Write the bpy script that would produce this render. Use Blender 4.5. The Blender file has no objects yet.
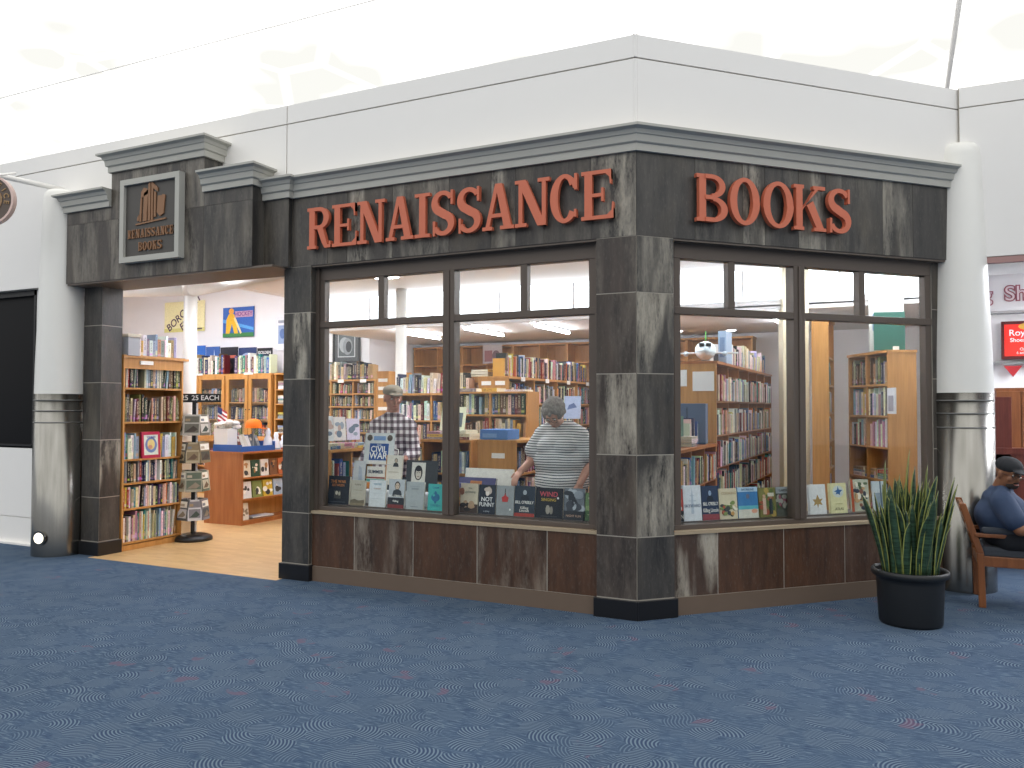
import bpy, bmesh, math, random
from mathutils import Vector, Matrix, noise
random.seed(11)
C = bpy.context.scene.collection
PI = math.pi
S2 = math.sqrt(.5)

# ------------------------------------------------------------------ colour / materials
def lin(c):
    return c/12.92 if c <= .04045 else ((c+.055)/1.055)**2.4
def hx(h):
    h = h.lstrip('#')
    return tuple(lin(int(h[i:i+2], 16)/255) for i in (0, 2, 4))

class NT:
    def __init__(s, name):
        s.m = bpy.data.materials.new(name); s.m.use_nodes = True
        s.t = s.m.node_tree; s.t.nodes.clear()
        s.out = s.n('ShaderNodeOutputMaterial')
    def n(s, typ, **k):
        o = s.t.nodes.new(typ)
        for a, b in k.items():
            if a == 'inp':
                for i, v in b.items(): s.set(o, i, v)
            else: setattr(o, a, b)
        return o
    def set(s, o, i, v):
        if hasattr(v, 'is_output') or isinstance(v, bpy.types.NodeSocket): s.t.links.new(v, o.inputs[i])
        else: o.inputs[i].default_value = v
    def math(s, op, a, b=0.0, c=0.0, clamp=False):
        o = s.n('ShaderNodeMath', operation=op, use_clamp=clamp)
        s.set(o, 0, a); s.set(o, 1, b); s.set(o, 2, c); return o.outputs[0]
    def vmath(s, op, a, b=(0, 0, 0), sc=None):
        o = s.n('ShaderNodeVectorMath', operation=op)
        s.set(o, 0, a); s.set(o, 1, b)
        if sc is not None: s.set(o, 3, sc)
        return o.outputs[1] if op in ('LENGTH', 'DOT_PRODUCT', 'DISTANCE') else o.outputs[0]
    def mix(s, f, a, b):
        o = s.n('ShaderNodeMix', data_type='RGBA')
        s.set(o, 0, f); s.set(o, 6, a if not isinstance(a, tuple) else (*a[:3], 1)); s.set(o, 7, b if not isinstance(b, tuple) else (*b[:3], 1))
        return o.outputs[2]
    def noise(s, vec, scale, detail=2, rough=.5, out=0):
        o = s.n('ShaderNodeTexNoise'); s.set(o, 'Vector', vec); s.set(o, 'Scale', scale); s.set(o, 'Detail', detail); s.set(o, 'Roughness', rough)
        return o.outputs[out]
    def mr(s, v, a, b, c=0., d=1.):
        o = s.n('ShaderNodeMapRange'); s.set(o, 0, v); s.set(o, 1, a); s.set(o, 2, b); s.set(o, 3, c); s.set(o, 4, d)
        return o.outputs[0]
    def obj(s): return s.n('ShaderNodeTexCoord').outputs['Object']
    def geo(s): return s.n('ShaderNodeNewGeometry').outputs['Position']
    def mapv(s, v, scale):
        return s.vmath('MULTIPLY', v, scale)
    def attr(s, name='Col'):
        return s.n('ShaderNodeAttribute', attribute_name=name).outputs['Color']
    def fin(s, base, rough=.5, metal=0., spec=.5, bump=None, bs=.1, emis=None, es=0., coat=0.):
        p = s.n('ShaderNodeBsdfPrincipled')
        s.set(p, 'Base Color', base if not isinstance(base, tuple) else (*base[:3], 1))
        s.set(p, 'Roughness', rough); s.set(p, 'Metallic', metal); s.set(p, 'Specular IOR Level', spec)
        if coat: s.set(p, 'Coat Weight', coat)
        if emis is not None:
            s.set(p, 'Emission Color', emis if not isinstance(emis, tuple) else (*emis[:3], 1)); s.set(p, 'Emission Strength', es)
        if bump is not None:
            b = s.n('ShaderNodeBump'); s.set(b, 'Strength', bs); s.set(b, 'Distance', .01); s.set(b, 'Height', bump)
            s.t.links.new(b.outputs[0], p.inputs['Normal'])
        s.t.links.new(p.outputs[0], s.out.inputs[0]); return s.m

def plain(name, col, rough=.5, metal=0., var=.06, sc=6., spec=.5):
    t = NT(name); c = hx(col) if isinstance(col, str) else col
    n = t.noise(t.obj(), sc, 3)
    a = tuple(max(0, v*(1-var)) for v in c); b = tuple(v*(1+var) for v in c)
    return t.fin(t.mix(n, a, b), rough, metal, spec)

def emit(name, col, st):
    t = NT(name); e = t.n('ShaderNodeEmission'); c = hx(col)
    n = t.noise(t.obj(), 3., 2)
    t.set(e, 0, t.mix(n, tuple(v*.97 for v in c), c)); t.set(e, 1, st); t.t.links.new(e.outputs[0], t.out.inputs[0]); return t.m

def wood(name, a, b, rough=.42, sc=1.0):
    t = NT(name); o = t.obj()
    w = t.noise(t.mapv(o, (14*sc, 14*sc, 1.6*sc)), 1.0, 4, .6)
    w2 = t.noise(t.mapv(o, (60*sc, 60*sc, 3*sc)), 1.0, 2)
    f = t.math('ADD', t.math('MULTIPLY', w, .7), t.math('MULTIPLY', w2, .3))
    f = t.mr(f, .35, .65)
    return t.fin(t.mix(f, hx(a), hx(b)), rough)

def paint_mat(name, rough=.5, spec=.4):
    t = NT(name); o = t.obj(); n = t.noise(o, 30, 2)
    c = t.attr(); c2 = t.vmath('SCALE', c, (0, 0, 0), t.mr(n, .3, .7, .92, 1.06))
    return t.fin(c2, rough, 0, spec)

def book_mat():
    t = NT('book_cover'); c = t.attr()
    uv = t.n('ShaderNodeUVMap', uv_map='UVMap').outputs[0]
    sp = t.n('ShaderNodeSeparateXYZ'); t.set(sp, 0, uv)
    u, v = sp.outputs[0], sp.outputs[1]
    wn = t.n('ShaderNodeTexWhiteNoise', noise_dimensions='3D'); t.set(wn, 0, t.vmath('SCALE', c, (0, 0, 0), 17.3))
    r = wn.outputs[0]; rc = wn.outputs[1]
    # lettering strip on the spine
    cb = t.n('ShaderNodeCombineXYZ'); t.set(cb, 0, t.math('MULTIPLY', u, 5.)); t.set(cb, 1, t.math('MULTIPLY', v, 26.)); t.set(cb, 2, t.math('MULTIPLY', r, 50.))
    ln = t.math('GREATER_THAN', t.noise(cb.outputs[0], 1.0, 2, .6), .52)
    m1 = t.math('MULTIPLY', t.math('GREATER_THAN', u, .28), t.math('LESS_THAN', u, .74))
    m2 = t.math('MULTIPLY', t.math('GREATER_THAN', v, .32), t.math('LESS_THAN', v, .88))
    m = t.math('MULTIPLY', t.math('MULTIPLY', m1, m2), ln)
    lum = t.vmath('DOT_PRODUCT', c, (.3, .5, .2))
    lc = t.mix(t.math('GREATER_THAN', lum, .22), (.75, .68, .48), (.05, .05, .07))
    # publisher band
    band = t.math('MULTIPLY', t.math('MULTIPLY', t.math('GREATER_THAN', v, .1), t.math('LESS_THAN', v, t.mr(r, 0, 1, .05, .3))), t.math('LESS_THAN', u, 1.5))
    bc = t.mix(.55, c, rc)
    base = t.mix(band, c, bc)
    base = t.mix(t.math('MULTIPLY', m, .8), base, lc)
    return t.fin(base, .45, 0, .4)

def facade_mat():
    t = NT('slate_tile'); c = t.attr()
    sp = t.n('ShaderNodeSeparateColor'); t.set(sp, 0, c)
    br, cr, rd = sp.outputs
    g = t.vmath('ADD', t.geo(), t.vmath('SCALE', (1., 1., 1.), (0, 0, 0), t.math('MULTIPLY', rd, 9.)))
    st = t.noise(t.mapv(g, (9, 9, 1.5)), 1.0, 5, .7)
    fine = t.noise(t.mapv(g, (60, 60, 22)), 1.0, 4, .7)
    cloud = t.noise(t.mapv(g, (3, 3, 1.6)), 1.0, 3)
    dark = t.mix(t.mr(st, .3, .7), hx('222223'), hx('464340'))
    dark = t.mix(t.math('MULTIPLY', t.mr(cloud, .5, .75), .5), dark, hx('5e5648'))
    brown = t.mix(t.mr(st, .3, .72), hx('33241b'), hx('5e402d'))
    b = t.mix(br, dark, brown)
    k = t.mr(t.math('ADD', t.math('MULTIPLY', st, .7), t.math('MULTIPLY', fine, .3)), .40, .60)
    k2 = t.mr(t.noise(t.mapv(g, (5, 5, .9)), 1.0, 2), .42, .56)
    cm = t.math('MULTIPLY', t.math('MULTIPLY', k, k2), cr, clamp=True)
    b = t.mix(t.math('MULTIPLY', cm, .85), b, t.mix(fine, hx('c6c2b8'), hx('928873')))
    b = t.mix(t.math('MULTIPLY', t.mr(fine, .55, .8), .25), b, hx('8a877f'))
    return t.fin(b, t.mr(fine, .2, .8, .3, .5), 0, .5, bump=fine, bs=.15)

def carpet_mat():
    t = NT('carpet_blue'); p = t.geo()
    p2 = t.n('ShaderNodeSeparateXYZ'); t.set(p2, 0, p)
    cb = t.n('ShaderNodeCombineXYZ'); t.set(cb, 0, p2.outputs[0]); t.set(cb, 1, p2.outputs[1]); flat = cb.outputs[0]
    wob = t.vmath('SCALE', t.vmath('SUBTRACT', t.noise(flat, 3.5, 1, .5, 1), (.5, .5, .5)), (0, 0, 0), .03)
    q = t.vmath('ADD', flat, wob)
    def layer(sc, k, off, rad):
        pos = t.vmath('ADD', t.vmath('MULTIPLY', q, (1, 1.15, 0)), (off, off*.7, 0))
        vo = t.n('ShaderNodeTexVoronoi', feature='F1', voronoi_dimensions='2D')
        t.set(vo, 'Vector', pos); t.set(vo, 'Scale', sc)
        ctr = vo.outputs['Position']; rc = vo.outputs['Color']
        loc = t.vmath('SUBTRACT', pos, ctr)
        wn = t.n('ShaderNodeTexWhiteNoise', noise_dimensions='3D'); t.set(wn, 0, t.vmath('SCALE', ctr, (0, 0, 0), 3.7))
        an = t.math('MULTIPLY', wn.outputs[0], 6.283); rc = wn.outputs[1]
        cb2 = t.n('ShaderNodeCombineXYZ'); t.set(cb2, 0, t.math('COSINE', an)); t.set(cb2, 1, t.math('SINE', an))
        o = t.vmath('SCALE', cb2.outputs[0], (0, 0, 0), rad/sc)
        d = t.vmath('LENGTH', t.vmath('MULTIPLY', t.vmath('ADD', loc, o), (1, 1, 0)))
        s_ = t.math('SINE', t.math('MULTIPLY', d, k))
        sr = t.n('ShaderNodeSeparateColor'); t.set(sr, 0, rc)
        inside = t.mr(t.math('MULTIPLY', vo.outputs['Distance'], 1.), .48, .56, 1., 0.)
        return s_, sr.outputs[0], sr.outputs[1], inside
    s1, r1, g1, in1 = layer(6.3, 330., 0., .8)
    s2, r2, g2, in2 = layer(7.4, 350., 4.3, 1.1)
    a1 = t.math('MULTIPLY', t.math('GREATER_THAN', g1, .42), in1)
    a2 = t.math('MULTIPLY', t.math('MULTIPLY', t.math('GREATER_THAN', g2, .35), in2), t.math('SUBTRACT', 1., a1))
    # thin, mostly crosswise strokes between the arcs
    hs = t.noise(t.mapv(q, (13, 95, 1)), 1., 3, .6)
    bgm = t.math('MULTIPLY', t.math('SUBTRACT', 1., a1), t.math('SUBTRACT', 1., t.math('MULTIPLY', a2, .8)))
    hi = t.math('ADD', t.math('MULTIPLY', t.mr(s1, .1, .8), a1), t.math('MULTIPLY', t.mr(s2, .2, .9), t.math('MULTIPLY', a2, .6)), clamp=True)
    hi = t.math('ADD', hi, t.math('MULTIPLY', t.math('MULTIPLY', t.mr(hs, .52, .62), bgm), .65), clamp=True)
    dk = t.math('ADD', t.math('MULTIPLY', t.mr(s1, -.1, -.8), a1), t.math('MULTIPLY', t.mr(hs, .46, .36), t.math('MULTIPLY', bgm, .8)), clamp=True)
    dk = t.math('ADD', dk, t.math('MULTIPLY', t.mr(s2, -.1, -.8), t.math('MULTIPLY', a2, .5)), clamp=True)
    fine = t.noise(flat, 260., 2)
    big = t.noise(flat, 1.3, 2)
    base = t.mix(t.mr(fine, .3, .7), hx('37475d'), hx('46586d'))
    base = t.mix(t.math('MULTIPLY', t.mr(big, .35, .65), .4), base, hx('475a73'))
    base = t.mix(t.math('MULTIPLY', hi, .46), base, hx('8797a0'))
    base = t.mix(t.math('MULTIPLY', dk, .7), base, hx('263452'))
    red = t.math('MULTIPLY', t.math('MULTIPLY', t.math('GREATER_THAN', r1, .9), a1), t.mr(t.noise(flat, 11., 1), .52, .6))
    base = t.mix(t.math('MULTIPLY', red, .45), base, hx('6d4a5c'))
    return t.fin(base, .95, 0, .1, bump=fine, bs=.3)

def parquet_mat():
    t = NT('parquet_tan'); p = t.geo()
    def brick(v):
        b = t.n('ShaderNodeTexBrick'); t.set(b, 'Vector', v); t.set(b, 'Scale', 6.)
        t.set(b, 'Color1', (*hx('cfab78'), 1)); t.set(b, 'Color2', (*hx('bb9463'), 1)); t.set(b, 'Mortar', (*hx('b08a58'), 1)); t.set(b, 'Mortar Size', .008)
        t.set(b, 'Brick Width', 1.2); t.set(b, 'Row Height', .3); return b.outputs[0]
    a = brick(p)
    n = t.noise(t.mapv(p, (2, 14, 1)), 1., 3)
    return t.fin(t.mix(t.math('MULTIPLY', n, .3), a, hx('dcbd8c')), .35, 0, .5)

def glass_mat():
    t = NT('clear_glass')
    tr = t.n('ShaderNodeBsdfTransparent'); t.set(tr, 0, (.97, .985, .975, 1))
    gl = t.n('ShaderNodeBsdfGlossy'); t.set(gl, 0, (1, 1, 1, 1)); t.set(gl, 1, .02)
    g = t.n('ShaderNodeNewGeometry')
    k = t.math('SUBTRACT', 1., t.math('ABSOLUTE', t.vmath('DOT_PRODUCT', g.outputs['Normal'], g.outputs['Incoming'])), clamp=True)
    f = t.math('ADD', .04, t.math('MULTIPLY', t.math('POWER', k, 5.), .96))
    n = t.noise(t.obj(), 2., 1)
    f = t.math('MULTIPLY', f, t.mr(n, 0, 1, .95, 1.05))
    mx = t.n('ShaderNodeMixShader'); t.set(mx, 0, f)
    t.t.links.new(tr.outputs[0], mx.inputs[1]); t.t.links.new(gl.outputs[0], mx.inputs[2])
    t.t.links.new(mx.outputs[0], t.out.inputs[0]); return t.m

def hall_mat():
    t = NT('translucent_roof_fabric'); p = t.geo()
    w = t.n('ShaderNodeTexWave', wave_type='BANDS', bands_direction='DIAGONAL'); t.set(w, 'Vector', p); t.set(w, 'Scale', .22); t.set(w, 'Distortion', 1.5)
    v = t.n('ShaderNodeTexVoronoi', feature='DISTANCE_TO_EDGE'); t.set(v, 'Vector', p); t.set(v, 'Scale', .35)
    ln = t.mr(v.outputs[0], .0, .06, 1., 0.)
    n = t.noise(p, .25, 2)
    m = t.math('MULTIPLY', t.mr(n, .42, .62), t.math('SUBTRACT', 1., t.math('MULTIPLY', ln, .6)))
    st = t.mr(m, 0, 1, 1.6, .82)  # truss shadows on the backlit fabric, painted into its emission
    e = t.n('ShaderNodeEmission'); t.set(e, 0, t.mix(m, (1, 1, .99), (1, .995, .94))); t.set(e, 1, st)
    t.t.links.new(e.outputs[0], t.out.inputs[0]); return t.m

def steel_mat():
    t = NT('brushed_steel'); o = t.obj()
    n = t.noise(t.mapv(o, (40, 40, .3)), 1., 2)
    return t.fin(t.mix(n, hx('86847f'), hx('93918b')), .24, 1.)

M = {}
M['paint'] = paint_mat('painted_paper'); M['book'] = book_mat(); M['tile'] = facade_mat(); M['carpet'] = carpet_mat()
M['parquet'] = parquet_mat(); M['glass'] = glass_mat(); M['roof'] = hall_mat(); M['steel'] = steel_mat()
M['white'] = plain('white_paint', 'f0eeeb', .6, 0, .01); M['column'] = plain('white_column_paint', 'eae9e4', .35, 0, .02)
M['inwhite'] = plain('shop_white_paint', 'e9e8ea', .6, 0, .02)
M['grout'] = plain('grey_grout', 'a8a298', .8); M['base'] = plain('black_base_tile', '17171a', .3)
M['cornice'] = plain('grey_green_moulding', 'b6b5ae', .65, 0, .03, 6., .3)
M['bronze'] = plain('bronze_window_frame', '5d534c', .4, .25, .05)
M['soffit'] = plain('soffit_brown', '6a5f56', .5)
M['kick'] = plain('brown_kick_band', '67574a', .55)
M['sill'] = plain('sill_edge', 'a3937b', .45)
M['terra'] = plain('terracotta_letter_face', 'cb6d50', .5, 0, .05, 20)
M['dark'] = plain('black_plastic', '18181a', .4); M['pot'] = plain('black_plastic_pot', '15171a', .5)
M['panel'] = plain('dark_sign_panel', '4a4744', .55, 0, .1, 12); M['bronzeletter'] = plain('aged_bronze', '8a6446', .5, .2)
M['oak'] = wood('honey_oak', 'ae7a3e', 'c89353'); M['cherry'] = wood('reddish_cherry', '965829', 'ae6f3c')
M['chairwood'] = wood('chair_brown_wood', '6d3f22', '8a5530', .35); M['redwood'] = wood('red_brown_panel', '5a2419', '74372a', .4)
M['cushion'] = plain('charcoal_fabric', '3b4048', .9, 0, .12, 80)
M['label'] = plain('white_paper_label', 'efeeea', .6)
M['tube'] = emit('fluorescent_tube', 'f2f5ff', 60.); M['reflglow'] = emit('daylit_frosted_window', 'f4f8ff', 3.6)  # second material: glow added where the transom glass would reflect the hall
M['lamp'] = emit('small_lamp_face', 'fff4de', 2.2)
M['fixture'] = emit('ceiling_light_diffuser', 'f6f8ff', 29.)
M['grey'] = plain('grey_metal', '9a9a98', .4, .6); M['wire'] = plain('black_wire', '202022', .4, .5)
M['darkglass'] = plain('dark_window', '040407', .35, 0, .1, 2, .15)
M['cyan'] = plain('pinkish_sign_outline', 'b8787a', .5)

# ------------------------------------------------------------------ mesh builder
class MB:
    def __init__(s): s.v = []; s.f = []; s.c = []; s.uv = {}; s.T = Matrix.Identity(4); s.mi = []; s.m = 0
    def add(s, vs, fs, col=(1, 1, 1)):
        b = len(s.v); s.v += [tuple(s.T @ Vector(v)) for v in vs]
        for f in fs: s.f.append(tuple(i+b for i in f)); s.c.append(col); s.mi.append(s.m)
        return b
    def box(s, x0, y0, z0, x1, y1, z1, col=(1, 1, 1)):
        x0, x1 = sorted((x0, x1)); y0, y1 = sorted((y0, y1)); z0, z1 = sorted((z0, z1))
        s.add([(x0, y0, z0), (x1, y0, z0), (x1, y1, z0), (x0, y1, z0), (x0, y0, z1), (x1, y0, z1), (x1, y1, z1), (x0, y1, z1)],
              [(0, 1, 5, 4), (1, 2, 6, 5), (2, 3, 7, 6), (3, 0, 4, 7), (4, 5, 6, 7), (3, 2, 1, 0)], col); return s
    def cyl(s, p, q, r0, r1=None, n=16, col=(1, 1, 1), cap=True):
        if r1 is None: r1 = r0
        p = Vector(p); q = Vector(q); d = (q-p).normalized()
        a = d.orthogonal().normalized() if abs(d.z) < .99 else Vector((1, 0, 0)); b = d.cross(a)
        vs = []
        for (o, r) in ((p, r0), (q, r1)):
            for i in range(n):
                t = 2*PI*i/n; vs.append(tuple(o+a*math.cos(t)*r+b*math.sin(t)*r))
        fs = [(i, (i+1) % n, n+(i+1) % n, n+i) for i in range(n)]
        if cap: fs += [tuple(reversed(range(n))), tuple(range(n, 2*n))]
        s.add(vs, fs, col); return s
    def prism(s, poly, y0, y1, col=(1, 1, 1)):       # polygon in x,z extruded along y
        n = len(poly); vs = [(x, y0, z) for x, z in poly]+[(x, y1, z) for x, z in poly]
        s.add(vs, [tuple(range(n)), tuple(reversed(range(n, 2*n)))]+[(i, n+i, n+(i+1) % n, (i+1) % n) for i in range(n)], col); return s
    def prismz(s, poly, z0, z1, col=(1, 1, 1)):
        n = len(poly); vs = [(x, y, z0) for x, y in poly]+[(x, y, z1) for x, y in poly]
        s.add(vs, [tuple(reversed(range(n))), tuple(range(n, 2*n))]+[(i, (i+1) % n, n+(i+1) % n, n+i) for i in range(n)], col); return s
    def lathe(s, prof, n=32, col=(1, 1, 1), ctr=(0, 0)):
        vs = []
        for r, z in prof:
            for i in range(n): t = 2*PI*i/n; vs.append((ctr[0]+r*math.cos(t), ctr[1]+r*math.sin(t), z))
        fs = []
        for k in range(len(prof)-1):
            for i in range(n): fs.append((k*n+i, k*n+(i+1) % n, (k+1)*n+(i+1) % n, (k+1)*n+i))
        s.add(vs, fs, col); return s
    def ell(s, c, r, col=(1, 1, 1), nu=16, nv=10, R=None):
        R = R or Matrix.Identity(3); vs = []; c = Vector(c)
        for j in range(1, nv):
            ph = PI*j/nv
            for i in range(nu):
                t = 2*PI*i/nu; vs.append(tuple(c+R@Vector((r[0]*math.sin(ph)*math.cos(t), r[1]*math.sin(ph)*math.sin(t), r[2]*math.cos(ph)))))
        vs.append(tuple(c+R@Vector((0, 0, r[2])))); vs.append(tuple(c+R@Vector((0, 0, -r[2])))); T_ = len(vs)-2; B_ = T_+1; fs = []
        for j in range(nv-2):
            for i in range(nu): fs.append((j*nu+i, (j+1)*nu+i, (j+1)*nu+(i+1) % nu, j*nu+(i+1) % nu))
        for i in range(nu): fs.append((T_, i, (i+1) % nu)); fs.append((B_, (nv-2)*nu+(i+1) % nu, (nv-2)*nu+i))
        s.add(vs, fs, col); return s
    def tube(s, pts, r, n=8, col=(1, 1, 1)):
        for a, b in zip(pts, pts[1:]): s.cyl(a, b, r, r, n, col)
        return s
    def disc(s, cx, cz, rx, rz, y, col, n=20, y1=None):
        s.prism([(cx+rx*math.cos(2*PI*i/n), cz+rz*math.sin(2*PI*i/n)) for i in range(n)], y, y+.0015 if y1 is None else y1, col); return s
    def build(s, name, mat, parent=None, smooth=False, loc=None, rotz=0., bevel=0.):
        me = bpy.data.meshes.new(name); me.from_pydata(s.v, [], s.f)
        for m_ in (mat if isinstance(mat, (list, tuple)) else [mat]): me.materials.append(m_)
        if isinstance(mat, (list, tuple)): me.polygons.foreach_set('material_index', s.mi)
        ca = me.color_attributes.new('Col', 'FLOAT_COLOR', 'CORNER')
        data = []
        for p, c in zip(me.polygons, s.c):
            data += [c[0], c[1], c[2], 1.]*p.loop_total
        ca.data.foreach_set('color', data)
        if s.uv:
            uv = me.uv_layers.new(name='UVMap'); d = []
            for i, p in enumerate(me.polygons):
                d += s.uv.get(i, [2., 2.]*p.loop_total)
            uv.data.foreach_set('uv', d)
        me.validate(); 
        if smooth: me.shade_smooth()
        o = bpy.data.objects.new(name, me); C.objects.link(o)
        if parent: o.parent = parent
        if loc is not None: o.location = loc
        if rotz: o.rotation_euler = (0, 0, rotz)
        if bevel:
            b = o.modifiers.new('bevel', 'BEVEL'); b.width = bevel; b.segments = 2; b.limit_method = 'ANGLE'; b.angle_limit = .7
        return o

def tag(o, label, cat, group=None):
    o['label'] = label; o['category'] = cat
    if group: o['group'] = group
    return o
def struct(o): o['kind'] = 'structure'; return o
def thing(name, label, cat, loc=(0, 0, 0), rotz=0., group=None, scale=None):
    o = bpy.data.objects.new(name, None); C.objects.link(o); o.location = loc; o.rotation_euler = (0, 0, rotz)
    o.empty_display_size = .1; tag(o, label, cat, group); return o

def text(name, s, size, mat, parent=None, M4=None, ext=.001, sx=1., align='CENTER', width=None, off=.012):
    cu = bpy.data.curves.new(name, 'FONT'); cu.body = s; cu.size = size; cu.extrude = ext; cu.align_x = align; cu.align_y = 'CENTER'; cu.offset = size*off
    o = bpy.data.objects.new(name+'_curve', cu); C.objects.link(o)
    bpy.context.view_layer.update()
    dg = bpy.context.evaluated_depsgraph_get(); me = bpy.data.meshes.new_from_object(o.evaluated_get(dg))
    bpy.data.objects.remove(o); bpy.data.curves.remove(cu)
    if width:
        w = max(v.co.x for v in me.vertices)-min(v.co.x for v in me.vertices); sx = width/max(w, 1e-4)
    for v in me.vertices: x, y, z = v.co; v.co = (x*sx, -z, y)       # stand up, facing -y
    me.materials.clear(); me.materials.append(mat)
    t = bpy.data.objects.new(name, me); C.objects.link(t)
    if parent: t.parent = parent
    if M4 is not None: t.matrix_local = M4
    return t
_cm = {}
def cmat(h, rough=.5):
    if h not in _cm: _cm[h] = plain('ink_'+h, h, rough, 0, .03, 20)
    return _cm[h]
def TR(x, y, z, rz=0., rx=0.): return Matrix.Translation((x, y, z)) @ Matrix.Rotation(rz, 4, 'Z') @ Matrix.Rotation(rx, 4, 'X')

# frame of the angled right hand wall: u along the wall, o outward, z up
def RW(u=0., o=0., z=0.): return Vector((u*S2+o*S2, u*S2-o*S2, z))
MR = Matrix.Rotation(PI/4, 4, 'Z')               # local x = along wall, local -y = outward

# ------------------------------------------------------------------ camera
CAM = Vector((1.74, -5.725, 1.55))
def make_cam():
    p, r, th = 2.87265e-2, 1.78333e-3, .44833
    cd = bpy.data.cameras.new('camera'); cd.sensor_width = 36; cd.lens = 807.03/1024*36; cd.clip_start = .05; cd.clip_end = 200
    o = bpy.data.objects.new('camera', cd); C.objects.link(o)
    R = Matrix.Rotation(th, 4, 'Z') @ Matrix.Rotation(PI/2+p, 4, 'X') @ Matrix.Rotation(r, 4, 'Z')
    o.matrix_world = Matrix.Translation(CAM) @ R
    bpy.context.scene.camera = o
make_cam()

# ------------------------------------------------------------------ floors
b = MB()
b.add([(-32, -28, 0), (30, -28, 0), (30, -.1, 0), (-32, -.1, 0)], [(0, 1, 2, 3)])
b.add([(-32, -.1, 0), (-5.8, -.1, 0), (-5.8, .06, 0), (-32, .06, 0)], [(0, 1, 2, 3)]); b.add([(-3.3, -.1, 0), (30, -.1, 0), (30, .06, 0), (-3.3, .06, 0)], [(0, 1, 2, 3)])
b.add([(-.03, .06, 0), (30, .06, 0), (30, 2.3, 0), (2.21, 2.3, 0)], [(0, 1, 2, 3)])
b.add([(2.44, 2.3, 0), (30, 2.3, 0), (30, 16, 0), (2.44, 16, 0)], [(0, 1, 2, 3)])
struct(b.build('floor', M['carpet']))
b = MB(); b.add([(-12.4, .06, 0), (-5.8, .06, 0), (-5.8, -.1, 0), (-3.3, -.1, 0), (-3.3, .06, 0), (-.03, .06, 0), (2.21, 2.3, 0), (2.44, 2.3, 0), (2.44, 7.3, 0), (-12.4, 7.3, 0)], [tuple(range(10))])
struct(b.build('floor_shop', M['parquet']))

# ------------------------------------------------------------------ tiled facade pieces
def rcol(br=0., cr=0.): return (br, cr, random.random())
def tiles(b, g, x0, x1, z0, z1, xs, zs, y, pick, gap=.008, th=.012):
    """tiles standing proud of a grout sheet, facing -y (inside transform of b/g)"""
    ex = [x0]+[x for x in xs if x0 < x < x1]+[x1]; ez = [z0]+[z for z in zs if z0 < z < z1]+[z1]
    for i in range(len(ex)-1):
        for j in range(len(ez)-1):
            b.box(ex[i]+gap*.5, y, ez[j]+gap*.5, ex[i+1]-gap*.5, y+th, ez[j+1]-gap*.5, pick(i, j))
PZ = [.6, 1.2, 1.8, 2.4]
def pillar(n, x0, x1, depth, T=None, picks=None, both=False, y0=0.):
    e = bpy.data.objects.new('trim_%d' % n, None); C.objects.link(e); struct(e)
    if T is not None: e.matrix_world = T
    return e
def pillar_faces(e, quads, zt, pick, base_off=.02):
    """quads: list of (ax,ay,bx,by) visible footprint edges, anticlockwise seen from outside on left->right"""
    b = MB(); g = MB(); k = MB()
    for qi, (ax, ay, bx, by) in enumerate(quads):
        L = math.hypot(bx-ax, by-ay); a = math.atan2(by-ay, bx-ax)
        T = Matrix.Translation((ax, ay, 0)) @ Matrix.Rotation(a, 4, 'Z')
        b.T = T; g.T = T; k.T = T
        g.box(.003, .0025, 0, L-.003, .05, zt)
        tiles(b, g, 0, L, .145, zt, [], PZ, 0., lambda i, j: pick(qi, j))
        k.box(-base_off*.8, -base_off, 0, L+base_off*.8, .03, .14)
    b.build('tile_face', M['tile'], e); g.build('grout', M['grout'], e); k.build('base_tile', M['base'], e, bevel=.004)

# corner pillar
e = pillar(1, 0, 0, 0)
cream_c = {(0, 1): .2, (0, 2): 1.0, (1, 1): 1., (1, 2): .15, (1, 3): 1.2, (1, 4): .8, (0, 3): .15, (0, 0): 0.1, (1, 0): 0.05}
pillar_faces(e, [(-.315, 0, 0, 0), (0, 0, .315*S2, .315*S2)], 2.82, lambda q, j: rcol(.25 if q == 0 else 0., cream_c.get((q, j), .2)))
g = MB(); g.prismz([(-.31, .04), (-.02, .04), (.2, .25), (.13, .33), (-.03, .2), (-.31, .2)], 0, 2.82); g.build('core', M['bronze'], e)
# pillar between the entrance and the window
e = pillar(2, 0, 0, 0)
pillar_faces(e, [(-3.33, .30, -3.33, 0), (-3.33, 0, -3.02, 0), (-3.02, 0, -3.02, .16)], 2.82, lambda q, j: rcol(0., {(1, 3): 1.5, (2, 4): .2}.get((q, j), .08)))
g = MB(); g.box(-3.3, .05, 0, -3.05, .28, 2.82); g.build('core', M['bronze'], e)
# pillar left of the entrance
e = pillar(3, 0, 0, 0)
pillar_faces(e, [(-6.05, 0, -5.77, 0), (-5.77, 0, -5.77, .25)], 2.82, lambda q, j: rcol(0.05, {(1, 1): 1.2}.get((q, j), .1)))
g = MB(); g.box(-6.04, .05, 0, -5.8, .245, 2.82); g.build('core', M['bronze'], e)
# tiled end of the angled wall
e = pillar(4, 0, 0, 0, T=MR.copy())
pillar_faces(e, [(2.9, .08, 3.02, .08)], 2.82, lambda q, j: rcol(.1, .1), .0)

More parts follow.
